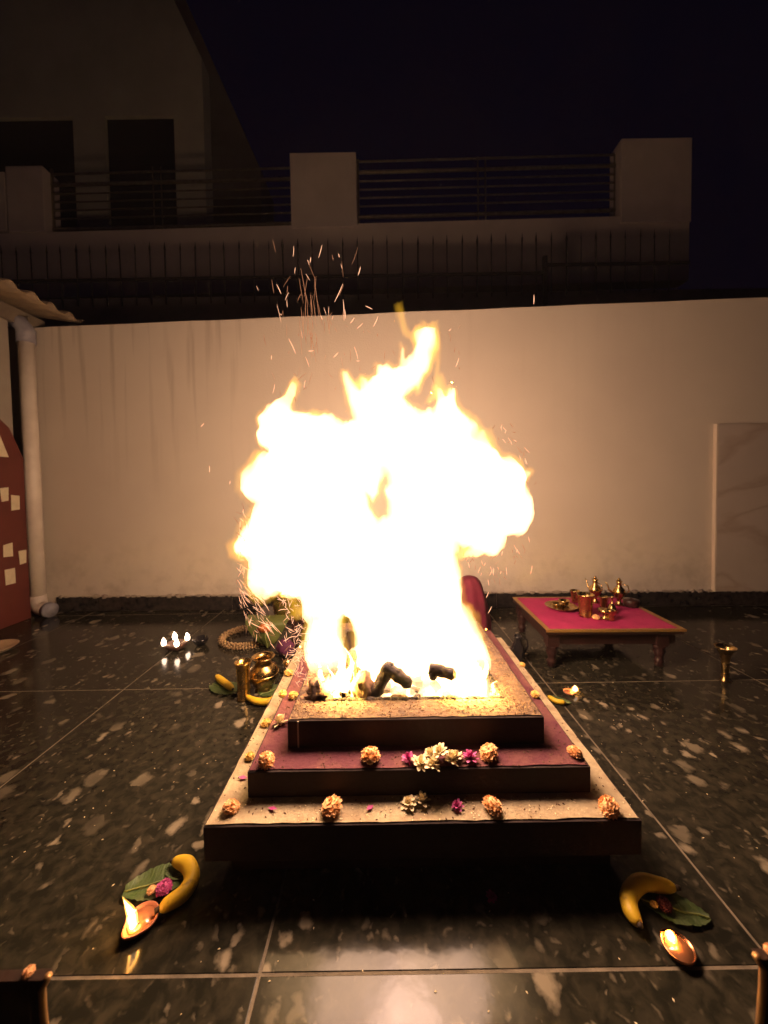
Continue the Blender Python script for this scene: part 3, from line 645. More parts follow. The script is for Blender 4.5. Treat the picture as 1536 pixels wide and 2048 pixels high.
# sparks: glowing bits thrown out, uncountable
def sparks():
    A = MB(); B = MB()
    def add(px, py, ln, ang, curve=0, faint=False, rad=None, y=None):
        curve *= .4; ln *= random.uniform(.6, 1.5)
        y = y or random.uniform(1.35, 1.7); c = Y(px, py, y); k = y/FPX
        L_ = ln*k; r = rad or random.uniform(.0005, .0011)
        d = Vector((math.cos(ang), random.uniform(-.3, .3), math.sin(ang))); q = Vector((-math.sin(ang), 0, math.cos(ang)))
        pts = [c+d*(t*L_)+q*(curve*L_*t*t*4) for t in (-.5, -.17, .17, .5)]
        (B if faint else A).tube(pts, [r*.4, r, r, r*.4], 4)
    R = random
    for _ in range(46):  # high ones
        px = R.gauss(625, 55); py = R.uniform(490, 800)
        add(px, py, R.uniform(8, 26), R.gauss(PI/2, .35), R.uniform(-.1, .1), R.random() < .6)
    for _ in range(26): add(R.gauss(622, 16), R.uniform(570, 700), R.uniform(25, 60), R.gauss(PI/2+.05, .1), 0, True, .0009)
    for px, py, l, a in ((641, 503, 22, 1.2), (558, 578, 19, 2.0), (678, 511, 14, 1.75), (719, 542, 14, 1.3), (617, 525, 18, 1.9), (621, 520, 16, 1.35), (678, 586, 30, 1.1), (738, 615, 14, 2.8), (543, 715, 9, 1.5), (562, 629, 5, 2),
                         (705, 641, 12, .9), (720, 652, 10, .8), (752, 643, 14, 1.1), (672, 710, 9, .7), (900, 660, 7, .6), (716, 722, 9, 0), (622, 702, 10, .1), (915, 725, 20, 1.2), (713, 706, 24, 1.85), (585, 692, 38, 2.0), (688, 620, 30, 1.6), (1068, 599, 14, 1.6), (1063, 1140, 14, 1.3), (975, 1190, 12, 1.2), (980, 1220, 12, 1.1), (405, 850, 8, .8), (460, 965, 5, 1.5), (419, 938, 12, 1.5)):
        add(px, py, l, a, .05, False, .0011)
    for _ in range(105):  # left rim curtain
        t = R.random(); py = 1010+t*270; px = 492-10*math.sin(t*3)+R.gauss(0, 7)+(t > .7)*(t-.7)*80
        add(px, py, R.uniform(6, 18), R.gauss(1.9, .5), R.uniform(-.15, .15), R.random() < .5)
    for _ in range(64):  # falling fan
        a = R.uniform(0, 1); px = 488+a*62+R.gauss(0, 8); py = 1170+a*95+R.gauss(0, 16)
        add(px, py, R.uniform(12, 30), R.gauss(2.25, .2), R.uniform(-.12, .12), R.random() < .35)
    for _ in range(165):  # swarm beside the pit
        py = R.uniform(1190, 1375); px = 592+R.gauss(0, 14)-(py < 1230)*10+(py > 1340)*8
        add(px, py, R.uniform(5, 18), R.uniform(0, PI), R.uniform(-.3, .3), R.random() < .3, None, R.uniform(1.3, 1.6))
    for _ in range(70):  # right rim
        t = R.uniform(-1.2, 1.1); px = 950+105*math.cos(t)+R.gauss(0, 9); py = 1000-175*math.sin(t)+R.gauss(0, 9)
        add(px, py, R.uniform(5, 14), R.gauss(1.7, .6), 0, R.random() < .7)
    for _ in range(40): add(R.uniform(540, 930), R.uniform(640, 800), R.uniform(5, 14), R.gauss(1.6, .4), 0, True)
    for _ in range(26): add(R.uniform(925, 1030), R.uniform(1105, 1150), R.uniform(5, 14), R.gauss(1.3, .5), 0, R.random() < .6)
    a = A.build('sparks', M_spark); b = B.build('sparks', M_spark2)
    tag(a, 'bright sparks flying off the fire, thickest left of the pit', 'sparks', kind='stuff')
    tag(b, 'faint reddish sparks drifting above and around the fire', 'sparks', kind='stuff')
sparks()

# ------------------------------------------------------------------ flowers
def bloom_mesh(name, mt, r=.028, rings=6, seed=0, flat=.75):
    R = random.Random(seed); mb = MB()
    mb.blob((0, 0, r*flat*.6), r*.78, .16, 4, 14, (1, 1, flat), seed=seed)
    for k in range(rings):
        ph = (PI*.52)*(k/(rings-1))-.12     # from horizon to pole
        n = max(3, int(19*math.cos(ph*.93)))
        for i in range(n):
            a = 2*PI*(i+R.random()*.5)/n+k*.4; tilt = ph+R.uniform(-.12, .12)
            d = Vector((math.cos(a)*math.cos(tilt), math.sin(a)*math.cos(tilt), math.sin(tilt)*flat+.12))
            s = Vector((-math.sin(a), math.cos(a), 0)); u = s.cross(d).normalized()
            w = r*.21*R.uniform(.8, 1.2); L0, L1 = r*.4, r*R.uniform(.88, 1.04)
            c = Vector((0, 0, r*.35))
            mb.add([c+d*L0-s*w*.5, c+d*L0+s*w*.5, c+d*L1*.85-s*w*1.0-u*w*.2, c+d*L1+u*w*.5, c+d*L1*.85+s*w*1.0-u*w*.2],
                   [(0, 1, 4, 3), (0, 3, 2)])
    return mb.mesh(name, mt)
def petalflower_mesh(name, mt, r=.03, n=9, seed=0, layers=2):
    R = random.Random(seed); mb = MB()
    mb.blob((0, 0, r*.25), r*.22, .2, 4, 8, seed=seed)
    for q in range(layers):
        for i in range(n):
            a = 2*PI*i/n+q*.35+R.uniform(-.15, .15); t = .25+.5*q+R.uniform(-.15, .2)
            d = Vector((math.cos(a)*math.cos(t), math.sin(a)*math.cos(t), math.sin(t))); s = Vector((-math.sin(a), math.cos(a), 0))
            L = r*R.uniform(.85, 1.15); w = r*.22; z = Vector((0, 0, 1)); b = Vector((0, 0, r*.12))
            mb.add([b, b+d*L*.5-s*w+z*.1*r, b+d*L*.5+s*w+z*.1*r, b+d*L*.85-s*w*.8, b+d*L*.85+s*w*.8, b+d*L-z*r*.08], [(0, 2, 1), (1, 2, 4, 3), (3, 4, 5)])
    return mb.mesh(name, mt)
MM = [bloom_mesh('marigold', M_mari, .0285, 6, s, .85) for s in (1, 2, 3)]
MYm = bloom_mesh('marigold_small', M_mariy, .019, 5, 4)
MC = [petalflower_mesh('cream_flower', M_cream, .030, 8, s, 3) for s in (5, 6, 7)]
MPk = petalflower_mesh('pink_flower', M_pink, .024, 7, 8, 3)
def put(me, name, p, label, cat, group, rz=None, sc=1.0, tilt=0):
    o = bpy.data.objects.new(name, me); COL.objects.link(o); o.location = p
    o.rotation_euler = (tilt*random.uniform(.5, 1), tilt*random.uniform(-1, 1)*.6, random.uniform(0, 6) if rz is None else rz); o.scale = (sc*random.uniform(.88, 1.12), sc*random.uniform(.88, 1.12), sc*random.uniform(.9, 1.08))
    return tag(o, label, cat, group)
gm = 'marigolds set on the ledges of the altar'
for (px, py), z, lab, sc, me in (
        ((460, 1622), .1845, 'marigold at the front left corner of the lowest ledge', .85, MM[0]), ((667, 1624), .1845, 'marigold on the lowest front ledge, left of the middle', 1.1, MM[1]),
        ((982, 1622), .1845, 'marigold on the lowest front ledge, right of the middle', 1.0, MM[2]), ((1216, 1622), .1845, 'marigold at the front right corner of the lowest ledge', 1.1, MM[0]),
        ((534, 1526), .2645, 'marigold at the front left corner of the red middle ledge', 1.0, MM[1]), ((741, 1523), .2645, 'marigold on the red middle ledge, left of the cream flowers', 1.08, MM[2]),
        ((981, 1515), .2645, 'marigold on the red middle ledge, right of the pink flower', 1.05, MM[0]), ((1148, 1511), .2645, 'marigold at the front right corner of the red middle ledge', .85, MM[1])):
    p = G(px, py, z); put(me, 'marigold', p, lab, 'marigold', gm, sc=sc, tilt=.35)
for (px, py), z, lab, sc in (
        ((501, 1517), .1845, 'small yellow marigold on the left lowest ledge, nearest the camera', 1.0), ((533, 1450), .1845, 'small yellow marigold halfway along the left lowest ledge', 1.1),
        ((586, 1396), .2645, 'small yellow marigold on the left middle ledge beside the flames', 1.1), ((566, 1392), .2645, 'small orange marigold on the left ledge above the banana', 1.0),
        ((577, 1350), .1845, 'small yellow marigold on the left ledge under the spark swarm', 1.2), ((1071, 1393), .2645, 'small orange marigold on the right ledge, nearer one', 1.0),
        ((1044, 1332), .1845, 'small orange marigold on the right ledge, farther one', .8)):
    put(MYm, 'marigold', G(px, py, z), lab, 'marigold', gm, sc=sc, tilt=.3)
gc = 'cream flowers on the altar ledges'
for (px, py, z, lab, k, s) in ((838, 1532, .2645, 'cream flower leftmost in the heap on the red ledge', 0, 1.0), (862, 1538, .2645, 'cream flower drooping over the front of the red ledge', 1, 1.0), (866, 1518, .266, 'cream flower in the centre of the heap', 2, 1.1),
                              (884, 1512, .285, 'topmost cream flower of the heap', 0, 1.05), (898, 1526, .2645, 'cream flower at the front right of the heap', 1, 1.05), (915, 1520, .266, 'cream flower rightmost in the heap beside the pink flower', 2, .9),
                              (562, 1452, .2645, 'flattened cream flower alone on the left middle ledge', 1, 1.1), (820, 1612, .1845, 'wilted cream flower on the shaded lowest ledge, left of the pair', 2, .9), (842, 1610, .1845, 'wilted cream flower on the shaded lowest ledge, right of the pair', 0, .95)):
    put(MC[k], 'cream_flower', G(px, py, z), lab, 'flower', gc, sc=s, tilt=.5)
gpk = 'pink flowers around the altar'
for (px, py, z, lab, s) in ((816, 1522, .2645, 'pink flower left of the cream heap on the red ledge', 1.0), (941, 1522, .2645, 'pink flower right of the cream heap on the red ledge', 1.2), (915, 1617, .1845, 'dim magenta flower on the shaded lowest ledge', .8), (983, 1797, .0, 'small magenta flower on the dark floor before the altar', .7)):
    put(MPk, 'pink_flower', G(px, py, z), lab, 'flower', gpk, sc=s, tilt=.3)
pet = MB().add([(-.012, 0, 0), (0, -.006, .002), (.012, 0, .003), (0, .006, .002)], [(0, 1, 2, 3)]).mesh('petal', M_pink)
for (px, py, z, lab) in ((545, 1619, .186, 'loose magenta petal on the lowest front ledge, by the left step'), (740, 1617, .186, 'loose magenta petal on the lowest front ledge near the middle'), (486, 1557, .186, 'loose magenta petal on the left lowest ledge'), (905, 1548, .186, 'loose pink petal in the shade under the cream heap')):
    put(pet, 'petal', G(px, py, z)+Vector((0, 0, .002)), lab, 'petal', 'loose petals on the altar', sc=1.2)
cr = MB()
for k in range(420):   # petal crumbs on ledges and floor
    if k < 170:
        x, y, z = random.uniform(-.5, .68), KY-.593+random.uniform(.005, .08), .185
    else:
        x = random.uniform(-1.3, 1.4); y = random.uniform(.6, 2.2); z = .001
        if abs(x-KX) < .6 and abs(y-KY) < .6: continue
    s = random.uniform(.0015, .004); a = random.uniform(0, 6)
    cr.add([(x-s*math.cos(a), y-s*math.sin(a), z), (x+s*.5*math.sin(a), y-s*.5*math.cos(a), z+.001), (x+s*math.cos(a), y+s*math.sin(a), z+.0005), (x-s*.5*math.sin(a), y+s*.5*math.cos(a), z+.001)], [(0, 1, 2, 3)])
tag(cr.build('petal_crumbs', M_cream), 'tiny petal crumbs and rice grains strewn on the lowest ledge and floor', 'crumbs', kind='stuff')

# ------------------------------------------------------------------ bananas, leaves, lamps
def banana(pix, r, z, label, tip0=True):
    P = [G(px, py, z+r) for px, py in pix]; k = 22; pts = []
    n = len(P)
    for i in range(k):     # Catmull-Rom
        t = i/(k-1)*(n-1); j = min(int(t), n-2); u = t-j
        p0, p1, p2, p3 = P[max(j-1, 0)], P[j], P[j+1], P[min(j+2, n-1)]
        pts.append(.5*((2*p1)+(p2-p0)*u+(2*p0-5*p1+4*p2-p3)*u*u+(3*p1-p0-3*p2+p3)*u**3))
    rad = []
    for i in range(k):
        t = i/(k-1)
        if t < .12: q = .30+.5*(t/.12)
        elif t < .35: q = .8+.2*((t-.12)/.23)
        elif t < .8: q = 1
        else: q = 1-.62*((t-.8)/.2)**1.6
        rad.append(r*q)
    c = pts[k//2]; root = empty('banana', (c.x, c.y, z), 0, label, 'banana', 'bananas offered around the altar')
    lp = [p-Vector((c.x, c.y, z)) for p in pts]
    MB().tube(lp, rad, 6 if r > .01 else 5).build('peel', M_ban, root, True)
    root.children[0].modifiers.new('sub', 'SUBSURF').levels = 1; root.children[0].modifiers['sub'].render_levels = 1
    d = (lp[0]-lp[1]).normalized(); MB().tube([lp[0]-d*.002, lp[0]+d*.010], [r*.3, r*.24], 6).build('stalk', M_bantip, root, True)
    d = (lp[-1]-lp[-2]).normalized(); MB().tube([lp[-1]-d*.001, lp[-1]+d*.006], [r*.34, r*.15], 6).build('tip', M_bantip, root, True)
    return root
banana([(318, 1818), (338, 1806), (368, 1785), (384, 1755), (374, 1728), (345, 1722)], .024, 0, 'curved yellow banana at the front left, bent round a magenta blossom')
banana([(1352, 1775), (1320, 1770), (1282, 1765), (1258, 1790), (1262, 1822), (1280, 1850)], .024, 0, 'curved yellow banana at the front right, bent round a green leaf')
banana([(432, 1352), (445, 1362), (466, 1378)], .022, .004, 'short yellow banana lying left of the tall brass cup')
banana([(492, 1392), (512, 1402), (540, 1402), (556, 1388)], .020, .002, 'bright yellow banana on a leaf between the brass pot and the altar')
banana([(1096, 1392), (1112, 1402), (1130, 1405)], .014, .002, 'small yellow banana beside the right edge of the altar')
def leaf(A, B, w, z, label, droop=None, cat='leaf', sag=.0):
    a = Vector(A); b = Vector(B); d = b-a; L_ = d.length; d.normalize(); s = Vector((-d.y, d.x, 0)); n = 24; mcols = 10
    if s.length < .01: s = Vector((1, 0, 0))
    s.normalize()
    mb = MB(); v = []; f = []
    for i in range(n+1):
        t = i/n; ww = w*(math.sin(PI*min(1, t*.9+.08))**.7)*(1-.15*math.sin(t*40)*.2)
        for j in range(mcols+1):
            u = -1+2*j/mcols
            p = a+d*(t*L_)+s*(u*ww)
            p = p+Vector((0, 0, .006*abs(u)+.006*noise.noise(Vector((t*4, u*2, w*50)))+.0015*math.sin(t*70)*abs(u)+.004))
            v.append(p)
    for i in range(n):
        for j in range(mcols):
            q = i*(mcols+1)+j; f.append((q, q+1, q+mcols+2, q+mcols+1))
    root = empty('leaf', tuple(a), 0, label, cat, 'leaves laid under the offerings')
    mb.add([p-a for p in v], f).build('blade', M_leaf, root, True)
    md = [p-a+Vector((0, 0, .002)) for p in v[mcols//2::mcols+1]]
    MB().tube(md, .0022, 6).build('midrib', M_rib, root, True)
    return root
leaf(G(248, 1788, 0), G(392, 1748, 0), .045, 0, 'green leaf under the banana and magenta blossom at the front left')
leaf(G(1282, 1802, 0), G(1420, 1842, 0), .040, 0, 'green leaf beside the banana at the front right')
leaf(G(425, 1370, 0), G(480, 1388, 0), .06, 0, 'dark green leaf under the short banana, left of the tall brass cup')
leaf(G(520, 1392, 0), G(565, 1375, 0), .06, 0, 'green leaf under the bright banana next to the altar')
leaf(G(1092, 1396, 0), G(1142, 1410, 0), .025, 0, 'small green leaf with a banana beside the right edge of the altar')
leaf(G(395, 1752, .0), G(330, 1752, .0), .02, 0, 'narrow dark leaf tip inside the bend of the front left banana')
put(bloom_mesh('magenta_bloom', M_pink, .022, 6, 31), 'magenta_blossom', G(328, 1782, .01), 'round magenta blossom on the leaf at the front left', 'flower', None)
put(bloom_mesh('small_bloom', M_mari, .012, 4, 32), 'marigold', G(303, 1784, .01), 'tiny orange bud beside the magenta blossom at the front left', 'marigold', None)
put(bloom_mesh('maroon_bloom', mat('maroon_petal', (.10, .012, .02), .6), .020, 5, 33), 'maroon_blossom', G(1328, 1816, .008), 'dark maroon blossom on the leaf at the front right', 'flower', None)
put(bloom_mesh('tiny_yellow', M_mariy, .010, 4, 34), 'marigold', G(1308, 1812, .012), 'tiny yellow bud by the maroon blossom at the front right', 'marigold', None)

def flame_mesh(h, r, lean=0):
    pts = []; rad = []
    for i in range(12):
        t = i/11; pts.append((lean*h*t*t+.06*h*math.sin(t*5)*t, 0, h*t)); rad.append(max(.0004, r*math.sin(PI*min(1, .16+t*.6))*(1-t)**.75*1.35))
    return MB().tube(pts, rad, 12)
def diya(p, ang, R_, hf, rf, label, mt=M_clay, lean=0, wk=1.18, oil=True, sp_=.28):
    root = empty('oil_lamp', tuple(p), ang, label, 'oil lamp', None)
    v = []; f = []; n = 32
    prof = [(.45, 0), (.75, .10), (.96, .36), (1.0, .52), (.93, .53), (.84, .36), (.55, .20), (.02, .16)]
    for (r, z) in prof:
        for i in range(n):
            a = 2*PI*i/n; sp = 1+sp_*max(0, math.cos(a))**5; v.append((R_*r*math.cos(a)*sp, R_*r*math.sin(a)*(1-.12*max(0, math.cos(a))), R_*z+R_*.10*max(0, math.cos(a))**8*(z > .3)))
    for j in range(len(prof)-1):
        for i in range(n): f.append((j*n+i, j*n+(i+1) % n, (j+1)*n+(i+1) % n, (j+1)*n+i))
    f.append(tuple(range(n-1, -1, -1))); f.append(tuple((len(prof)-1)*n+i for i in range(n)))
    MB().add(v, f).build('bowl', mt, root, True)
    if oil: MB().lathe([(R_*.86, R_*.37), (R_*.86, R_*.375)], 24).build('oil', M_oil, root, True)
    MB().tube([(R_*.2, 0, R_*.40), (R_*.7*wk, 0, R_*.50), (R_*wk, 0, R_*.60)], R_*.06, 6).build('wick', M_wick, root, True)
    fo = flame_mesh(hf, rf, lean).build('flame', M_lamp, root, True, loc=(R_*wk, 0, R_*.58)); fo.rotation_euler = (0, 0, -ang)
    ro = flame_mesh(hf*1.14, rf*1.55, lean).build('flame_rim', M_lampv, root, True, loc=(R_*wk, 0, R_*.52)); ro.rotation_euler = (0, 0, -ang)
    return root
diya(G(284, 1850, 0), math.radians(250), .038, .070, .008, 'clay oil lamp with a tall flame at the front left of the floor', lean=-.2, wk=.62)
diya(G(1356, 1906, 0), math.radians(128), .034, .020, .008, 'brown clay oil lamp with a low flame at the front right of the floor', M_copper, wk=.42, sp_=.03)
diya(G(1138, 1388, 0), 0.1, .028, .026, .012, 'small clay oil lamp burning on the floor between altar and table', M_clay)
# lamp with four flames
p = G(352, 1298, 0)
l4 = empty('four_wick_lamp', tuple(p), 0, 'dark clay lamp with four burning wicks on the floor at the left', 'oil lamp')
v = []; n = 48; prof = [(.45, 0), (.8, .12), (1.0, .5), (.92, .52), (.8, .34), (.02, .2)]; f = []
for r, z in prof:
    for i in range(n):
        a = 2*PI*i/n; sp = 1+.22*max(0, math.cos(4*a-.6*4))**3; v.append((.062*r*sp*math.cos(a), .062*r*sp*math.sin(a), .085*z))
for j in range(len(prof)-1):
    for i in range(n): f.append((j*n+i, j*n+(i+1) % n, (j+1)*n+(i+1) % n, (j+1)*n+i))
f.append(tuple(range(n-1, -1, -1))); f.append(tuple((len(prof)-1)*n+i for i in range(n)))
MB().add(v, f).build('bowl', M_clayd, l4, True)
fm4 = flame_mesh(.052, .0165).mesh('flame', M_lamp4, True)
for k in range(4):
    a = .6+k*PI/2; q = (.070*math.cos(a), .070*math.sin(a), .045)
    o = bpy.data.objects.new('flame', fm4); COL.objects.link(o); o.parent = l4; o.location = q; o.rotation_euler = (0, 0, k)
    MB().tube([(q[0]*.5, q[1]*.5, .034), (q[0], q[1], .049)], .0025, 6).build('wick', M_wick, l4)
tag(MB().lathe([(.02, 0), (.035, .01), (.05, .04), (.053, .052), (.047, .05), (.03, .02), (.001, .014)], 28).build('bowl', M_black, None, True, loc=G(402, 1290, 0)), 'small black bowl on the floor beside the four-flame lamp', 'bowl')

# ------------------------------------------------------------------ brass and other vessels
def lathe_thing(name, prof, mt, p, label, cat, group=None, n=32, rz=0):
    return tag(MB().lathe(prof, n).build(name, mt, None, True, loc=p), label, cat, group)
def cup(p, label, s=1.0, mt=M_brass):
    prof = [(.026, 0), (.028, .004), (.018, .012), (.0165, .05), (.019, .11), (.026, .15), (.040, .176), (.048, .185), (.050, .189), (.047, .190), (.036, .176), (.02, .14), (.012, .06), (.001, .05)]
    return tag(MB().lathe([(a*s, b*s) for a, b in prof], 28).build('flared_cup', mt, None, True, loc=p), label, 'cup', 'tall flared brass cups')
cup(G(1450, 1362, 0), 'tall flared brass cup standing alone on the floor at the right')
# the left one is straighter and wider
tag(MB().lathe([(.034, 0), (.036, .004), (.033, .012), (.031, .10), (.033, .165), (.042, .192), (.044, .196), (.040, .196), (.030, .165), (.027, .02), (.001, .016)], 30).build('flared_cup', M_brass, None, True, loc=G(488, 1398, 0)), 'straight tall brass cup standing left of the round brass pot', 'cup', 'tall flared brass cups')
def kalash(p, s, label, mt=M_brass, name='brass_pot'):
    root = empty(name, tuple(p), 0, label, 'pot')
    MB().lathe([(a*s, b*s) for a, b in [(.045, 0), (.05, .006), (.036, .016), (.055, .035), (.078, .07), (.082, .10), (.072, .13), (.045, .15), (.038, .162), (.046, .178), (.062, .186), (.064, .190), (.058, .190), (.036, .170), (.06, .13), (.07, .1), (.04, .03), (.001, .028)]], 36).build('body', mt, root, True)
    MB().lathe([(.0835*s, .092*s), (.0855*s, .096*s), (.0835*s, .100*s)], 36).build('band', mt, root, True)
    return root
kalash(G(528, 1378, 0), .95, 'round brass water pot at the left edge of the altar, fire mirrored in it')
stl = empty('low_stool', tuple(Vector((-.765, 2.60, 0))), 0, 'low dark wooden stool carrying the brass bucket at the left behind the altar', 'stool')
MB().box(-.15, .17, -.13, .15, .165, .195).build('seat', M_wood, stl, bevel=.004)
for a in (-.12, .14):
    for b in (-.1, .12): MB().box(a-.018, a+.018, b-.018, b+.018, 0, .165).build('leg', M_wood, stl, bevel=.002)
bk = empty('brass_bucket', (-.72, 2.60, .195), 0, 'wide brass bucket with darkened sides on the low stool', 'bucket')
MB().lathe([(.07, 0), (.074, .004), (.088, .10), (.098, .135), (.102, .138), (.094, .139), (.083, .1), (.068, .01), (.001, .008)], 36).build('body', M_brass, bk, True)
MB().tube([(.097*math.cos(a), 0, .135+.10*math.sin(a)) for a in [PI*k/14 for k in range(15)]], .0035, 8, up=(0, 1, 0)).build('handle', M_brass, bk, True)
# large leaf hanging over the stool front
lf = empty('hanging_leaf', (-.80, 2.455, .2), 0, 'broad green leaf hanging over the front of the low stool, point down', 'leaf')
v = []; f = []; nn_ = 18; mm_ = 12
for i in range(nn_+1):
    t = i/nn_; w = .155*(1-t)**.62 if t > 0 else .155
    for j in range(mm_+1):
        u = -1+2*j/mm_
        y = .02-.055*min(1, t*6)-.02*math.sin(t*3)+.012*noise.noise(Vector((u*2, t*3, 1)))+.016*abs(u); z = .004-(.19*max(0, t-.05))
        v.append((u*w+.012*t, y+(.05 if i == 0 else 0), z))
for i in range(nn_):
    for j in range(mm_): q = i*(mm_+1)+j; f.append((q, q+1, q+mm_+2, q+mm_+1))
MB().add(v, f).build('blade', mat('fresh_leaf', (.10, .115, .03), .5, 0, (.07, .09, .02), 9, 6, .3, 60), lf, True)
MB().tube([Vector(v[i*(mm_+1)+mm_//2])+Vector((0, -.003, 0)) for i in range(nn_+1)], .003, 6).build('midrib', M_rib, lf, True)
tag(MB().blob((0, 0, 0), 1, .3, 3, 14, (.045, .02, .03), seed=41).build('orange_cloth', mat('orange_cloth', (.55, .16, .02), .8, 0, (.45, .12, .02), 20), None, True, loc=(-.80, 2.40, .165)), 'orange flower bunch lying against the hanging leaf', 'flower bunch')
# garland ring
gr = MB(); gc_ = Vector((-.99, 2.62, .02))
for i in range(62):
    a = 2*PI*i/62
    for k in range(5):
        b = 2*PI*k/5+.6*i; c = gc_+Vector(((.165+.017*math.cos(b))*math.cos(a)*1.08, (.165+.017*math.cos(b))*math.sin(a), .017*math.sin(b)))
        gr.blob(c, .0085, .1, 3, 6, seed=i)
gr.v = [(p[0]-gc_.x, p[1]-gc_.y, p[2]-gc_.z+.02) for p in gr.v]
tag(gr.build('garland', M_cane, None, True, loc=(gc_.x, gc_.y, 0)), 'pale beaded flower garland lying in a ring left of the low stool', 'garland')
tag(MB().blob((0, 0, .055), 1, .22, 2.5, 18, (.055, .055, .052), seed=51).build('purple_bundle', M_purp, None, True, loc=G(572, 1312, 0)), 'dark purple cloth bundle right of the hanging leaf', 'cloth')
lathe_thing('brass_tumbler', [(.022, 0), (.024, .003), (.026, .05), (.032, .085), (.029, .086), (.023, .05), (.02, .01), (.001, .008)], M_brass, Vector((-.565, 2.10, 0)), 'small brass tumbler at the back left corner of the altar, behind the sparks', 'tumbler')
lathe_thing('copper_tumbler', [(.026, 0), (.028, .003), (.030, .07), (.036, .115), (.033, .116), (.027, .07), (.02, .01), (.001, .008)], M_copper, Vector((-.475, 2.24, 0)), 'copper tumbler behind the back left corner of the altar', 'tumbler')
lathe_thing('steel_bowl', [(.025, 0), (.04, .01), (.055, .04), (.058, .05), (.053, .05), (.03, .015), (.001, .01)], M_steelb, Vector((-.60, 2.30, 0)), 'shiny steel bowl half hidden by the spark swarm', 'bowl')

# red cloth bundle behind the fire
rc = empty('cloth_seat', (.60, 2.62, 0), 0, 'low seat draped in crumpled red cloth behind the right side of the fire', 'seat')
v = []; f = []; n = 40; k = 16
for j in range(k+1):
    t = j/k; z = .43*math.cos(t*PI/2)**1.1 if j < k else 0; rr = .02+.155*math.sin(t*PI/2)**.8
    for i in range(n):
        a = 2*PI*i/n; q = rr*(1+.10*math.sin(a*7+2*t)*t+.1*noise.noise(Vector((math.cos(a)*2, math.sin(a)*2, t*3))))
        v.append((q*math.cos(a)*.8, q*math.sin(a)*.8, z))
for j in range(k):
    for i in range(n): f.append((j*n+i, (j+1)*n+i, (j+1)*n+(i+1) % n, j*n+(i+1) % n))
f.append(tuple(range(n)))
MB().add(v, f).build('drape', M_red, rc, True)
# black jug and steel bowl between altar and table
jg = empty('black_jug', tuple(G(1036, 1325, 0)), 0, 'glossy black jug standing between the altar and the table', 'jug')
MB().lathe([(.034, 0), (.038, .004), (.042, .05), (.036, .10), (.022, .13), (.02, .15), (.026, .165), (.022, .165), (.016, .14), (.001, .13)], 28).build('body', M_black, jg, True)
MB().tube([(.026, 0, .15), (.055, 0, .14), (.06, 0, .10), (.04, 0, .06)], .005, 8, up=(0, 1, 0)).build('handle', M_black, jg, True)
lathe_thing('steel_bowl', [(.02, 0), (.032, .008), (.045, .035), (.047, .044), (.043, .044), (.025, .012), (.001, .008)], M_steelb, G(1010, 1310, 0), 'small steel bowl on the floor left of the black jug', 'bowl')

# ------------------------------------------------------------------ table with pink cloth
tbz = .235
tab = empty('low_table', (1.32, 2.40, 0), math.radians(-1.5), 'low dark wooden table with turned legs standing right of the altar', 'table')
x0, x1, y0, y1 = -.385, .40, -.30, .31
MB().box(x0, x1, y0, y1, tbz-.028, tbz).build('tabletop', M_wood, tab, bevel=.005)
ap = [(x0+.03, x1-.03, y0+.035, y0+.055), (x0+.03, x1-.03, y1-.055, y1-.035), (x0+.035, x0+.055, y0+.056, y1-.056), (x1-.055, x1-.035, y0+.056, y1-.056)]
for a in ap: MB().box(*a, tbz-.095, tbz-.0285).build('apron', M_wood, tab)
prof = [(.017, 0), (.026, .01), (.021, .025), (.030, .035), (.021, .045), (.023, .07), (.034, .095), (.025, .108), (.034, .118), (.034, .132)]
for a, b in ((x0+.05, y0+.05), (x1-.11, y0+.05), (x0+.05, y1-.05), (x1-.11, y1-.05)):
    lg = MB().lathe(prof, 20).build('leg', M_wood, tab, True, loc=(a, b, 0))
    MB().box(-.0335, .0335, -.0335, .0335, .131, tbz-.029).build('leg_block', M_wood, lg, bevel=.002)
cl = empty('table_cloth', (1.32, 2.40, tbz), math.radians(-1.5), 'magenta cloth with gold border spread on the low table', 'tablecloth')
def sheet(xa, xb, ya, yb, z, nx=50, ny=40, edge=None):
    v = []; f = []
    for j in range(ny+1):
        for i in range(nx+1):
            x = xa+(xb-xa)*i/nx; y = ya+(yb-ya)*j/ny
            zz = z+.0022*noise.noise(Vector((x*14, y*14, 0)))+.0012
            v.append((x, y, zz))
    for j in range(ny):
        for i in range(nx): q = j*(nx+1)+i; f.append((q, q+1, q+nx+2, q+nx+1))
    return MB().add(v, f)
sheet(x0+.025, x1-.03, y0+.013, y1-.02, .004).build('cloth', M_pinkc, cl, True)
for (a, b, c, d) in ((x0-.004, x1+.004, y0-.004, y0+.012), (x0-.004, x1+.004, y1-.019, y1+.004), (x0-.004, x0+.024, y0+.0125, y1-.0195), (x1-.029, x1+.004, y0+.0125, y1-.0195)):
    sheet(a, b, c, d, .004, 60, 4).build('border', M_gold, cl, True)
MB().box(x0-.005, x1+.005, y0-.006, y0-.0045, -.008, .006).build('border_fall', M_gold, cl)
zc = tbz+.009
def TP(px, py): return G(px, py, zc)
pl = TP(1122, 1216)
tag(MB().lathe([(.06, 0), (.075, .004), (.098, .016), (.102, .019), (.097, .018), (.07, .007), (.001, .005)], 36).build('brass_plate', M_brass, None, True, loc=pl), 'round brass plate at the left of the pink cloth', 'plate')
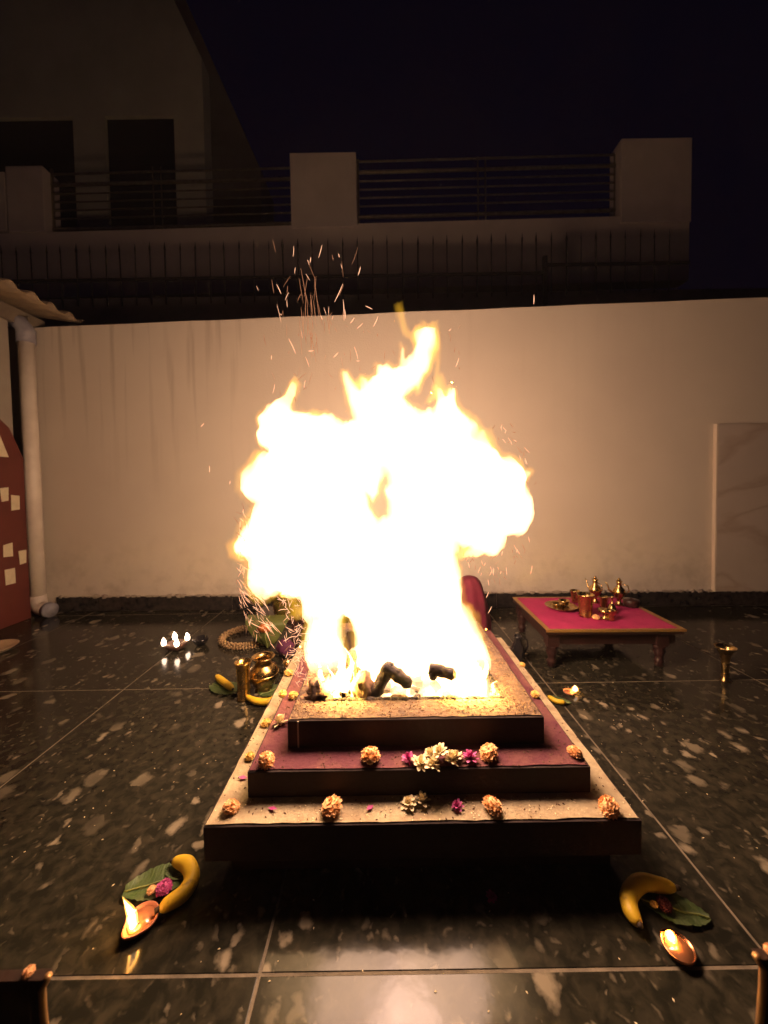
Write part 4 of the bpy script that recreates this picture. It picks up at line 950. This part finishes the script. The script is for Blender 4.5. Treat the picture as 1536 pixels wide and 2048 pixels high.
for dx, dy, s, lab in ((-.035, -.02, 1, 'small brass bowl on the plate, nearer one'), (.035, .03, 1.1, 'small brass bowl on the plate, farther one')):
    tag(MB().lathe([(a*s, b*s) for a, b in [(.014, 0), (.024, .006), (.032, .028), (.034, .034), (.03, .033), (.018, .008), (.001, .006)]], 24).build('brass_bowl', M_brass, None, True, loc=pl+Vector((dx, dy, .0065))), lab, 'bowl')
lathe_thing('brass_tumbler', [(.036, 0), (.04, .003), (.037, .012), (.041, .08), (.05, .135), (.052, .14), (.048, .139), (.038, .08), (.034, .01), (.001, .008)], M_brass, TP(1171, 1232), 'wide brass tumbler in the middle of the pink cloth', 'tumbler')
def pitcher(p, rz, label, s=1.0, mt=M_brass):
    root = empty('brass_pitcher', tuple(p), rz, label, 'pitcher')
    MB().lathe([(a*s, b*s) for a, b in [(.024, 0), (.028, .004), (.014, .02), (.012, .04), (.03, .06), (.040, .085), (.034, .11), (.016, .13), (.014, .15), (.022, .165), (.018, .165), (.01, .15), (.001, .14)]], 26).build('body', mt, root, True)
    MB().tube([(.036*s, 0, .08*s), (.06*s, 0, .10*s), (.07*s, 0, .135*s), (.082*s, 0, .15*s)], [.008*s, .006*s, .004*s, .003*s], 8, up=(0, 1, 0)).build('spout', mt, root, True)
    MB().tube([(-.018*s, 0, .145*s), (-.05*s, 0, .14*s), (-.058*s, 0, .105*s), (-.036*s, 0, .075*s)], .0035*s, 8, up=(0, 1, 0)).build('handle', mt, root, True)
    MB().blob((0, 0, .176*s), .011*s, 0, 1, 10).build('finial', mt, root, True)
    return root
pitcher(TP(1190, 1205), 1.9, 'spouted brass pitcher at the back middle of the pink cloth')
pitcher(TP(1238, 1210), 2.6, 'spouted brass pitcher at the back right of the pink cloth', 1.0)
tag(MB().lathe([(.02, 0), (.03, .005), (.012, .015), (.012, .03), (.034, .045), (.040, .06), (.035, .06), (.001, .045)], 26).build('brass_lamp', M_brass, None, True, loc=TP(1210, 1238)), 'small footed brass lamp at the front of the vessels on the pink cloth', 'oil lamp')
put(bloom_mesh('table_bloom', M_mari, .024, 5, 61), 'marigold', TP(1192, 1238), 'orange blossom between tumbler and footed lamp on the pink cloth', 'marigold', None)
lathe_thing('brass_bell', [(.030, 0), (.032, .004), (.022, .03), (.014, .05), (.004, .056), (.004, .09), (.008, .097), (.002, .105)], M_brass, TP(1224, 1224), 'brass hand bell in front of the right pitcher', 'bell')
lathe_thing('dark_box', [(.045, 0), (.048, .004), (.048, .04), (.046, .045), (.01, .05), (.001, .06)], M_wood, TP(1262, 1212), 'dark round lidded box at the right end of the vessels', 'box')

for px, py, s_, lab in ((1150, 1204, .8, 'small brass tumbler behind the plate on the pink cloth'), (1207, 1214, .7, 'small brass tumbler between the two pitchers'), (1222, 1240, .6, 'smallest brass tumbler at the front right of the vessel cluster')):
    tag(MB().lathe([(a*s_, b*s_) for a, b in [(.028, 0), (.030, .003), (.029, .012), (.033, .06), (.040, .10), (.042, .104), (.038, .103), (.030, .06), (.026, .01), (.001, .008)]], 24).build('brass_tumbler', M_brass, None, True, loc=TP(px, py)), lab, 'tumbler', 'small brass tumblers on the pink cloth')
# dish at the left frame edge
ds = tag(MB().lathe([(.07, 0), (.09, .006), (.125, .03), (.13, .034), (.125, .034), (.085, .012), (.001, .008)], 40).build('pale_dish', mat('pale_ceramic', (.62, .46, .28), .35, 0, (.5, .34, .2), 20), None, True, loc=G(-14, 1304, 0)), 'shallow pale dish on the floor at the left edge of the photo', 'dish')

# upright boards at the two front corners
def corner_board(px, py, sx, label):
    c = Y(px, py, .56); root = empty('upright_board', (c.x, .56, 0), 0, label, 'board', 'dark boards at the front corners')
    zt = c.z; w = .42*sx; q = -.012*sx
    pts = [(0, zt-.004), (-.5*q*0+q*-1, zt-.024), (q*-1, zt-.06), (q*-.55, zt-.16), (0, zt-.3), (0, .02), (w, .02), (w, zt-.01)]
    MB().prism(pts, -.014, .0, 'y').build('panel', M_stool, root)
    MB().tube([(p[0]-.001*sx, -.009, p[1]) for p in pts[:6]], .0055, 8, up=(0, 1, 0)).build('edge', M_litedge, root, True)  # added tube, its colour stands for firelight along the inner edge
    for t in (.15, .8): MB().box(w*t-.02, w*t+.02, -.06, .05, 0, .019).build('foot', M_stool, root)
    return c
c1 = corner_board(106, 1932, -1, 'dark upright wooden board cut off by the lower left corner of the photo')
c2 = corner_board(1502, 1892, 1, 'dark upright wooden board cut off by the lower right corner of the photo')
put(bloom_mesh('stool_bloom', M_mari, .010, 5, 71), 'marigold', c1+Vector((-.032, -.007, -.004)), 'small dim orange blossom on top of the lower left board', 'marigold', None)
put(bloom_mesh('stool_bloom_r', M_mari, .009, 5, 72), 'marigold', c2+Vector((.024, -.007, -.003)), 'small dim orange blossom on top of the lower right board', 'marigold', None)
